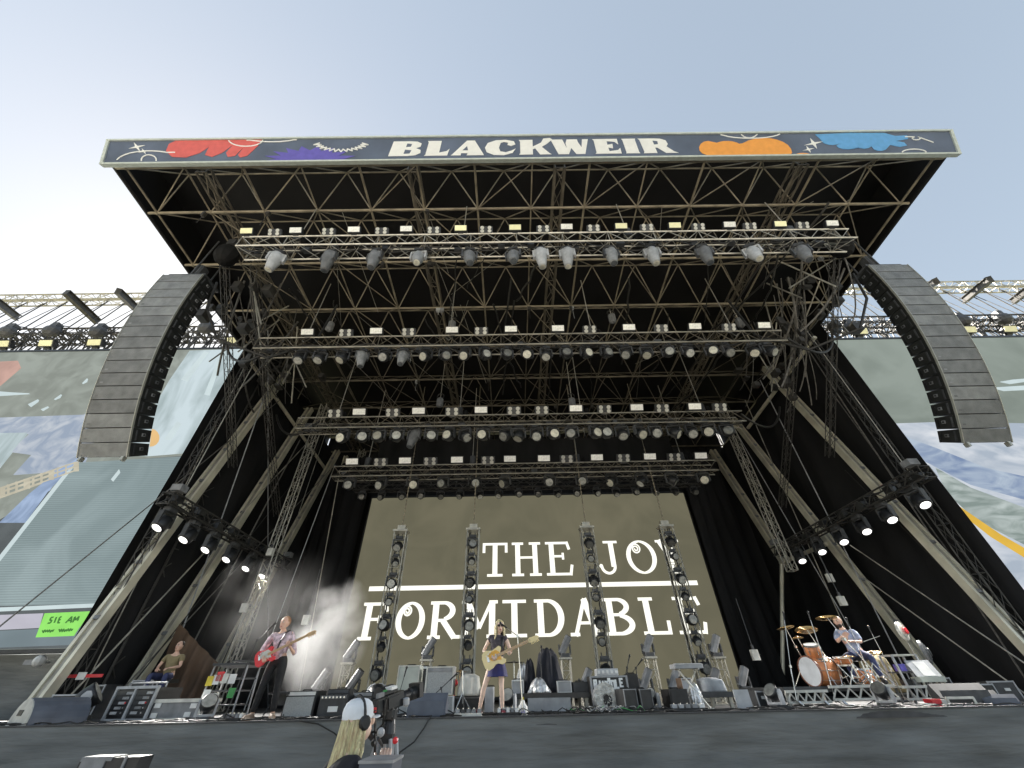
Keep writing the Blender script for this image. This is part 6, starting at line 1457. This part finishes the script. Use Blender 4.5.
q = MB(); q.box((0, 0, H*.93), (W*1.03, .59, .06)); q.box((0, -.28, .03), (W*1.02, .03, .05)); [q.box((s_*W*.5, -.28, H*.45), (.05, .035, H*.86)) for s_ in (-1, 1)]; q.build('edge_frame', 'offwhite', t, local=True)
q = MB(); [q.box((x*W, -.288, z*H), (.13, .016, .08)) for x, z in ((-.36, .72), (-.36, .28), (.34, .68), (.28, .3))]; q.build('labels', 'white', t, local=True)
# equipment table with sheets
X, W, H = ext(203, 246, 664, 10.9); t = thing('equipment_table', 'folding tech table with a tilted dark top and coloured sheets on its shelves', 'table', (X, 10.9, DZ), R(-6))
q = MB(); q.box((0, 0, H-.03), (W*.95, .6, .04), Matrix.Rotation(R(-3), 4, 'X')); q.box((.15, .1, H+.05), (W*.6, .4, .03)); q.build('table_top', 'black_satin', t, local=True)
for sx in (-1, 1):
    for sy in (-1, 1): q = MB(); q.tube((sx*W*.45, sy*.25, 0), (sx*W*.42, sy*.22, H-.05), .018); q.build('leg', 'light_grey', t, local=True)
for k, z in enumerate((.25, .5, .72)):
    q = MB(); q.box((0, .0, H*z), (W*.85, .5, .025)); q.build('shelf', 'dark_grey', t, local=True)
q = MB(); rq = random.Random(5)
for i, (x, z, m_) in enumerate(((-.33, .72, 'yellow'), (-.20, .74, 'white'), (-.14, .80, 'red'), (-.02, .76, 'offwhite'), (.16, .75, 'white'), (-.30, .48, 'white'), (-.12, .42, 'offwhite'), (-.28, .2, 'white'), (.25, .5, 'green'))):
    q.use(m_).box((x*W/.9, -.27, H*z-.04), (.16, .012, .17))
q.build('paper_sheets', None, t, local=True)
q = MB(); X, W, H = ext(268, 290, 690, 10.6); t = thing('folding_chair', 'black folding chair behind the right leg of the bass player', 'chair', (X, 10.6, DZ))
q = MB(); q.box((X, 10.6, DZ+.42), (.44, .4, .04), bev=.04); q.build('seat', 'black', t); q = MB(); q.box((X, 10.8, DZ+H-.14), (.44, .03, .24), bev=.01); q.build('backrest', 'dark_grey', t)
for sx in (-1, 1):
    q = MB(); q.tube((X+sx*.21, 10.42, DZ), (X+sx*.21, 10.8, DZ+H-.05), .012); q.build('leg', 'black_satin', t); q = MB(); q.tube((X+sx*.19, 10.82, DZ), (X+sx*.19, 10.45, DZ+.42), .012); q.build('leg', 'black_satin', t)
# right-hand clutter: fans, desk, boxes
def fan(label, px, py, Y, r_, face, hub, guardm, stand=True):
    p = at(px, py, Y=Y); T = Matrix.Translation(p) @ Matrix.Rotation(R(face), 4, 'Z'); t = thing('stage_fan', label, 'fan', (p.x, p.y, DZ if stand else p.z), 0)
    q = MB(); 
    for rr_ in (r_, r_*.8, r_*.6, r_*.4): q.path([T @ Vector((rr_*math.cos(R(a)), -.07*(1-(rr_/r_)**2), rr_*math.sin(R(a)))) for a in range(0, 361, 20)], .006, 4)
    for k in range(14): a = 2*PI*k/14; q.tube(T @ Vector((0, -.08, 0)), T @ Vector((r_*math.cos(a), 0, r_*math.sin(a))), .004, 4)
    q.lathe([(r_+.005, -.01), (r_+.012, .0), (r_+.005, .06)], 22, T, 'Y'); q.build('guard', guardm, t)
    q = MB()
    for k in range(3):
        a = 2*PI*k/3; u = Vector((math.cos(a), 0, math.sin(a))); v = Vector((-math.sin(a), 0, math.cos(a)))
        pts = [u*.03-v*.02, u*r_*.85-v*r_*.3, u*r_*.9+v*r_*.15, u*.03+v*.02]; q.add([T @ (x+Vector((0, .02, 0))) for x in pts]+[T @ (x+Vector((0, .03, 0))) for x in pts], [(0, 1, 2, 3), (7, 6, 5, 4), (0, 4, 5, 1), (1, 5, 6, 2), (2, 6, 7, 3), (3, 7, 4, 0)])
    q.build('blades', guardm, t); q = MB(); q.lathe([(.01, -.1), (r_*.35, -.09), (r_*.35, -.0)], 14, T, 'Y'); q.build('hub', hub, t)
    if stand: q = MB(); q.tube((p.x, p.y+.05, DZ), (p.x, p.y+.05, p.z), .02); q.lathe([(.22, 0), (.2, .03), (.03, .05)], 16, Matrix.Translation((p.x, p.y+.05, DZ))); q.build('stand', 'steel', t)
fan('round pale stage fan with a red hub by the raking beam', 903, 631, 12.6, .21, 30, 'red', 'offwhite')
fan('grey round stage fan beside the mixing desk', 926, 652, 12.6, .26, 45, 'dark_grey', 'mid_grey')
p = at(930, 676, Y=11.6); t = thing('mixing_desk', 'small mixing desk with a white sheet on its tilted face', 'mixing desk', (p.x, 11.7, DZ), R(-12)); t.scale = (.72, .72, .88)
h_ = p.z-DZ; q = MB(); q.box((0, 0, h_), (.72, .55, .12), Matrix.Translation((0, 0, 0)), bev=.02); q.build('console', 'cab_pale', t, local=True)
q = MB(); Tt = Matrix.Translation((0, -.02, h_+.22)) @ Matrix.Rotation(R(52), 4, 'X'); q.box((0, 0, 0), (.72, .5, .04), Tt); q.build('meter_bridge', 'light_grey', t, local=True); q = MB(); q.box((.02, 0, .025), (.34, .4, .008), Tt); q.box((.02, 0, -.025), (.34, .4, .008), Tt); q.build('paper_sheet', 'white', t, local=True)
q = MB(); [q.box((sx*.3, sy*.2, (h_-.06)/2), (.05, .05, h_-.06)) for sx in (-1, 1) for sy in (-1, 1)]; q.build('leg', 'steel', t, local=True)
p = at(917, 683, Y=11.9); t = thing('effects_rack', 'open shelf with small dark devices left of the mixing desk', 'rack', (p.x-.05, 12.0, DZ)); h_ = .95
for sx in (-1, 1):
    for sy in (-1, 1): q = MB(); q.box((p.x-.05+sx*.3, 12.0+sy*.2, DZ+h_/2), (.04, .04, h_)); q.build('post', 'light_grey', t)
for z in (.3, .6, .94): q = MB(); q.box((p.x-.05, 12.0, DZ+z), (.62, .42, .03)); q.build('shelf', 'offwhite' if z > .9 else 'dark_grey', t)
for x, z, m_ in ((0, .39, 'black'), (.18, .39, 'mid_grey'), (.36, .38, 'black'), (.03, .69, 'banner_purple'), (.22, .69, 'light_grey'), (.38, .70, 'black')): q = MB(); q.box((p.x-.25+x, 11.9, DZ+z), (.14, .2, .14)); q.build('device', m_, t)
X, W, H = ext(951, 975, 697, 10.2); t = thing('open_frame_case', 'small open case with a white square rim near the right corner', 'case', (X, 10.3, DZ), R(-12)); q = MB(); q.box((0, 0, H*.45), (W, .3, H*.9)); q.build('case_body', 'black', t, local=True)
q = MB(); [q.box((s_*W*.48, -.155, H*.45), (.04, .03, H*.95)) for s_ in (-1, 1)]; [q.box((0, -.156, z), (W, .03, .04)) for z in (.02, H*.92)]; q.build('rim', 'offwhite', t, local=True)
p = at(938, 706, Y=10.3); t = thing('tool_box', 'small red and white box at the stage edge below the mixing desk', 'box', (p.x, 10.3, DZ)); q = MB(); q.box((p.x-.06, 10.3, DZ+.06), (.2, .2, .12)); q.build('red_case', 'red', t); q = MB(); q.box((p.x+.13, 10.3, DZ+.055), (.16, .18, .11)); q.build('white_case', 'offwhite', t)
rq = random.Random(21)
for i, (px, py, Y, w_, h_, m_, lb) in enumerate(((960, 680, 12.0, .55, .3, 'dark_grey', 'low grey utility box behind the tilted monitor'), (985, 678, 12.6, .5, .35, 'black', 'black utility box in the right wing shadow'), (1006, 680, 13.0, .6, .4, 'dark_grey', 'large dark utility box at the far right'), (948, 668, 13.5, .4, .5, 'black', 'black utility box behind the mixing desk'),
        (70, 700, 12.0, .6, .5, 'black', 'black utility box behind the leftmost moving light'), (100, 690, 13.2, .7, .7, 'black_satin', 'tall black utility box left of the open rack'), (140, 680, 13.6, .6, .8, 'dark_grey', 'dark utility box behind the open rack'), (760, 700, 12.5, .5, .3, 'dark_grey', 'low dark utility box left of the drum riser'),
        (470, 703, 11.6, .5, .3, 'black', 'low black utility box behind the chrome folding stand'), (560, 706, 12.2, .4, .2, 'dark_grey', 'flat dark utility box under the low black riser'), (300, 706, 11.6, .5, .4, 'black', 'black utility box behind the bass amplifier'))):
    X = at(px, 700, Y=Y).x; t = thing('utility_box', lb, 'box', (X, Y, DZ), R(rq.uniform(-25, 25))); q = MB(); q.box((0, 0, h_/2), (w_, .4, h_), bev=.02); q.build('box_body', m_, t, local=True); q = MB(); [q.box((s_*w_*.47, -.205, h_/2), (.03, .02, h_)) for s_ in (-1, 1)]; q.box((0, -.205, h_-.02), (w_*.9, .02, .03)); q.build('edge_trim', 'light_grey', t, local=True); q = MB(); q.box((rq.uniform(-.1, .1), -.206, h_*.55), (.12, .014, .06)); q.build('label_plate', 'white', t, local=True)
# loose cables on the deck: many, uncountable heaps
q = MB(); rq = random.Random(31)
for i in range(150):
    x = rq.uniform(-10.5, 8.6); y = rq.uniform(9.6, 10.4); pts = []; a = rq.random()*6
    for k in range(9): pts.append((x, max(9.56, min(11, y)), DZ+.02+rq.random()*.03)); a += rq.uniform(-1, 1); x += .16*math.cos(a); x = max(-11, min(8.8, x)); y += .08*math.sin(a)
    q.path(pts, rq.choice((.007, .010, .014)), 5)
tag(q.build('cable_tangle', 'cable'), 'tangle of thin black cables lying along the front of the deck', 'cables', kind='stuff')
q = MB()
for i in range(26):
    x = at(rq.uniform(575, 630), 712, Y=10.3).x; y = rq.uniform(9.8, 10.6); pts = []; a = rq.random()*6
    for k in range(9): pts.append((x, max(9.6, y), DZ+.02+rq.random()*.10)); a += rq.uniform(-1.2, 1.2); x += .12*math.cos(a); y += .06*math.sin(a)
    q.use(rq.choice(('light_grey', 'green', 'cable', 'offwhite', 'cable', 'mid_grey', 'cable'))).path(pts, .009, 5)
tag(q.build('cable_tangle'), 'heap of coloured cables between the riser and the shaggy drum', 'cables', kind='stuff')
q = MB(); q.path([at(430, 717, Y=9.45), at(424, 728, Y=9.4), at(414, 742, Y=9.38), at(400, 752, Y=9.36), at(392, 772, Y=9.36)], .014, 6); tag(q.build('cable', 'cable'), 'thick dark cable hanging down the skirt right of the camera', 'cable')
q = MB(); q.path([at(300, 721, Y=9.45), at(318, 724, Y=9.42), at(334, 733, Y=9.4), at(350, 748, Y=9.4), at(360, 772, Y=9.38)], .012, 6); tag(q.build('cable', 'cable'), 'thin dark cable hanging down the skirt behind the camera operator', 'cable')
# ---------------------------------------------------------------- wires and cables in the wings
lines = [ # (pixel a, pixel b, X plane, radius, material, sag, label)
 ((375, 350), (60, 690), None, 0, '', 0, ''),
]
def wire(a, b_, X, r_, m_, label, sg=0, Xb=None):
    A_ = at(*a, X=X); B_ = at(*b_, X=X if Xb is None else Xb); q = MB()
    if B_.z < 6: B_ = A_+(B_-A_)*((A_.z-DZ-.01)/(A_.z-B_.z)); q.path(sag(A_, B_, sg, 10), r_, 5); tag(q.build('wire_rope' if m_ in ('steel', 'light_grey') else 'cable', m_), label, 'cable')
wl = -12.3; wr_ = 12.9
for i, a in enumerate((
 ((265, 395), (193, 600), wl, .022, 'light_grey', 'pale wire rope crossing behind the left lit lamps'), ((248, 360), (98, 660), -12.95, .018, 'steel', 'wire rope close to the edge of the left side screen'),
 ((257, 330), (257, 560), -12.2, .016, 'light_grey', 'thin upright wire left of the two in the left wing'), ((268, 330), (268, 640), -12.0, .016, 'light_grey', 'thin upright wire right of the two in the left wing'),
 ((310, 440), (55, 712), wl, .025, 'steel', 'long straining wire rope ending by the round-backed monitor'), ((330, 470), (150, 660), wl, .02, 'cable_grey', 'grey cable behind the smoke in the left wing'),
 ((325, 430), (215, 680), -11.8, .022, 'cable', 'dark cable bundle running down to the equipment table'), ((300, 440), (195, 640), -12.1, .03, 'cable_grey', 'grey cable trunk beside the second raking beam'),
 ((335, 465), (270, 640), -10.5, .018, 'light_grey', 'thin wire rope descending to the bass player'), ((315, 455), (120, 700), -12.2, .02, 'cable', 'black cable sloping down to the open rack'),
 ((280, 400), (-80, 691), -12.9, .02, 'cable_grey', 'grey cable running off beside the left screen edge'), ((340, 470), (300, 690), -9.5, .02, 'steel', 'wire rope in front of the left masking drape'))): wire(*a)
for a in (
 ((800, 330), (800, 560), 12.4, .016, 'light_grey', 'thin upright wire left of the two in the right wing'), ((812, 330), (812, 560), 12.7, .016, 'light_grey', 'thin upright wire right of the two in the right wing'),
 ((795, 330), (1000, 640), 13.5, .024, 'cable_grey', 'thick cable running along the edge of the right screen'), ((830, 390), (1020, 650), 13.6, .02, 'cable_grey', 'second cable running along the edge of the right screen'),
 ((760, 380), (870, 600), 12.8, .02, 'light_grey', 'pale wire rope descending past the drummer'), ((745, 400), (850, 640), 12.5, .02, 'steel', 'wire rope ending behind the head of the drummer'),
 ((735, 430), (880, 680), 12.6, .018, 'light_grey', 'pale wire rope falling to the right end of the drum riser'), ((850, 545), (1005, 650), 12.2, .02, 'steel', 'upper of two wires stretched from the lamp bar to the right corner'),
 ((860, 575), (985, 665), 12.2, .02, 'steel', 'lower of two wires stretched from the lamp bar to the right corner'), ((718, 470), (780, 680), 12.4, .018, 'steel', 'wire rope left of the thin ladder truss near the drums'),
 ((705, 460), (765, 690), 11.5, .018, 'cable_grey', 'grey cable in the dark gap right of the central screen'), ((845, 470), (915, 540), 13.3, .02, 'cable', 'dark loop of cable behind the outer lit lamps'),
 ((800, 300), (925, 485), 12.6, .02, 'steel', 'wire rope holding the outer end of the right lamp bar')): wire(*a)
# tangles of cable and small hardware where the trusses meet the wings
for sx, side in ((-1, 'left'), (1, 'right')):
    t = thing('cable_bundle', 'dense bundle of cables and clamps at the %s ends of the lighting trusses' % side, 'cables', (sx*11.3, 9.5, 12)); rq = random.Random(40+sx)
    q = MB()
    for k in range(26):
        y0_ = rq.uniform(8, 14); x_ = sx*rq.uniform(10.2, 12.9); z_ = rz(y0_)-rq.uniform(.1, 1.2); y1_ = y0_+rq.uniform(.5, 4); x2_ = sx*rq.uniform(10.4, 12.9)
        q.path(sag((x_, y0_, z_), (x2_, y1_, rz(y1_)-rq.uniform(.3, 4.2)), rq.uniform(0, .7), 8), rq.choice((.016, .024, .04)), 5)
    q.build('loose_cables', 'cable_grey', t)
    for k in range(26):
        q = MB(); y0_ = rq.uniform(9.2, 15); q.box((sx*rq.uniform(10.3, 12.9), y0_, rz(y0_)-rq.uniform(.4, 3.2)), (rq.uniform(.1, .35), rq.uniform(.1, .4), rq.uniform(.1, .4)), None); q.build('clamp', 'steel_dark', t)
    for k in range(9):
        q = MB(); y0_ = rq.uniform(8.5, 14); a = (sx*rq.uniform(10.2, 13), y0_, rz(y0_)-.1); q.tube(a, (sx*rq.uniform(10.2, 13), y0_+rq.uniform(-1.5, 2.5), a[2]-rq.uniform(1.0, 3.6)), .03, 5); q.build('drop_tube', 'steel', t)
    for j, (ya, za, yb2, zb2) in enumerate(((8.2, 15.5, 14.4, 9.4), (9.6, 15.5, 17.8, 8.6))):
        q = MB(); x = sx*(11.9 if j == 0 else 11.4); lattice(q, (x, ya, za), (x+sx*.5, yb2, zb2), .22, .22, .016, .008, .4); tag(q.build('ladder_truss', 'steel_dark'), '%s thin sloping ladder truss under the %s side of the roof' % (('front', 'rear')[j], side), 'truss')
    q = MB(); q.path(sag((sx*9.6, 10.2, 12.2), (sx*12.6, 11.2, 13.4), .9, 14), .05, 6); tag(q.build('cable', 'cable'), 'thick black cable loop at the %s end of the second lighting truss' % side, 'cable')
    q = MB(); q.path(sag((sx*9.2, 13.9, 11.3), (sx*12.0, 15, 12.4), .9, 14), .05, 6); tag(q.build('cable', 'cable'), 'thick black cable loop at the %s end of the third lighting truss' % side, 'cable')
# followspot-like hanging units and bags above trusses
for i, (px, py, Y, lb) in enumerate(((452, 325, 11.8, 'hanging motor above the second truss, left of centre'), (612, 318, 11.8, 'hanging motor above the second truss, right of centre'), (740, 322, 11.6, 'hanging motor above the right part of the second truss'), (330, 326, 11.6, 'hanging motor above the left part of the second truss'),
                                     (440, 402, 15.2, 'hanging motor above the third truss, left side'), (572, 402, 15.2, 'hanging motor above the third truss, centre'))):
    p = at(px, py, Y=Y); t = thing('hanging_motor', lb, 'hoist', (p.x, Y, p.z-.4)); q = MB(); q.lathe([(.08, -.3), (.17, -.22), (.17, .15), (.1, .22)], 10, Matrix.Translation(p)); q.build('motor', 'mid_grey', t); q = MB(); q.tube((p.x, Y, p.z+.2), (p.x, Y, rz(Y)), .02, 5); q.build('chain', 'steel', t); q = MB(); q.path([(p.x+.16*math.cos(R(a)), Y, p.z+.35+.16*math.sin(R(a))) for a in range(0, 361, 30)], .03, 5); q.build('cable_coil', 'cable', t)
# red and white items in the left wing
p = at(82, 676, Y=12.8); t = thing('ratchet_strap', 'red ratchet strap with a white buckle in the dark left wing', 'strap', tuple(p)); q = MB(); q.box((p.x, 12.8, p.z), (1.1, .02, .07), None); q.build('strap', 'red', t); q = MB(); q.box((p.x, 12.78, p.z), (.22, .06, .16), bev=.02); q.build('buckle', 'white', t)
p = at(36, 661, Y=13.6); t = thing('security_camera', 'small white camera on a bracket below the left side screen', 'camera', tuple(p)); q = MB(); q.sphere((p.x+.1, 13.6, p.z), (.13, .18, .15), n=10, k=7); q.build('housing', 'white', t); q = MB(); q.box((p.x-.2, 13.7, p.z-.02), (.4, .08, .12)); q.tube((p.x-.2, 13.7, p.z), (p.x-.2, 14.2, p.z), .03); q.build('bracket', 'light_grey', t)
for (px, py, Y, lb) in ((270, 552, 16, 'small white work lamp at the inner end of the left lamp bar'), (244, 608, 16.0, 'small white box clamped to the ladder truss by the smoke'), (306, 620, 15, 'small white lamp hanging right of the bass player'), (842, 601, 15, 'small white box hanging above the drummer'), (830, 578, 16, 'second small white box hanging above the drummer'), (755, 655, 15, 'small pale box clamped low on the ladder truss')):
    p = at(px, py, Y=Y); q = MB(); q.use('offwhite').box(tuple(p), (.22, .14, .28), Matrix.Identity(4), bev=.02); q.use('dark_grey').box((p.x, p.y, p.z+.2), (.06, .06, .14)); q.tube((p.x, p.y, p.z+.2), (p.x, p.y, p.z+1.6), .012, 4); tag(q.build('work_lamp'), lb, 'lamp')
# clamps fixing the stage lamps: smoke puffs (stuff)
def smoke(label, c, r_, dens, col=(.8, .8, .8)):
    m = bpy.data.materials.new('smoke'); m.use_nodes = True; n = m.node_tree.nodes; l = m.node_tree.links; n.remove(n['Principled BSDF'])
    v = n.new('ShaderNodeVolumePrincipled'); v.inputs['Color'].default_value = (*col, 1); v.inputs['Anisotropy'].default_value = .2
    tc = n.new('ShaderNodeTexCoord'); tx = n.new('ShaderNodeTexNoise'); tx.inputs['Scale'].default_value = 1.6/max(r_); tx.inputs['Detail'].default_value = 3
    gd = n.new('ShaderNodeVectorMath'); gd.operation = 'LENGTH'; mp = n.new('ShaderNodeMapping'); mp.inputs['Scale'].default_value = (1/r_[0], 1/r_[1], 1/r_[2])
    l.new(tc.outputs['Object'], mp.inputs[0]); l.new(mp.outputs[0], gd.inputs[0]); l.new(tc.outputs['Object'], tx.inputs['Vector'])
    mr = n.new('ShaderNodeMapRange'); mr.inputs['From Min'].default_value = 1.0; mr.inputs['From Max'].default_value = .1; l.new(gd.outputs['Value'], mr.inputs['Value'])
    m2 = n.new('ShaderNodeMapRange'); m2.inputs['From Min'].default_value = .42; m2.inputs['From Max'].default_value = .68; l.new(tx.outputs[0], m2.inputs['Value'])
    mu = n.new('ShaderNodeMath'); mu.operation = 'MULTIPLY'; l.new(mr.outputs[0], mu.inputs[0]); l.new(m2.outputs[0], mu.inputs[1])
    m3_ = n.new('ShaderNodeMath'); m3_.operation = 'MULTIPLY'; m3_.inputs[1].default_value = dens; l.new(mu.outputs[0], m3_.inputs[0]); l.new(m3_.outputs[0], v.inputs['Density']); l.new(v.outputs[0], n['Material Output'].inputs['Volume'])
    MATS['smoke'] = m
    q = MB(); q.sphere((0, 0, 0), r_, n=20, k=12); o = q.build('smoke', 'smoke', local=True); o.location = c; tag(o, label, 'smoke', kind='stuff')
    return o
p = at(321, 655, Y=12.6); smoke('pale stage smoke drifting right of the bass player', (p.x, 12.6, DZ+1.7), (1.25, .9, 1.6), 2.6)
p = at(215, 630, Y=15.0); smoke('thin grey smoke in the left wing behind the bass player', (-9.3, 15.5, 4.0), (3.0, 2.0, 2.6), .11)
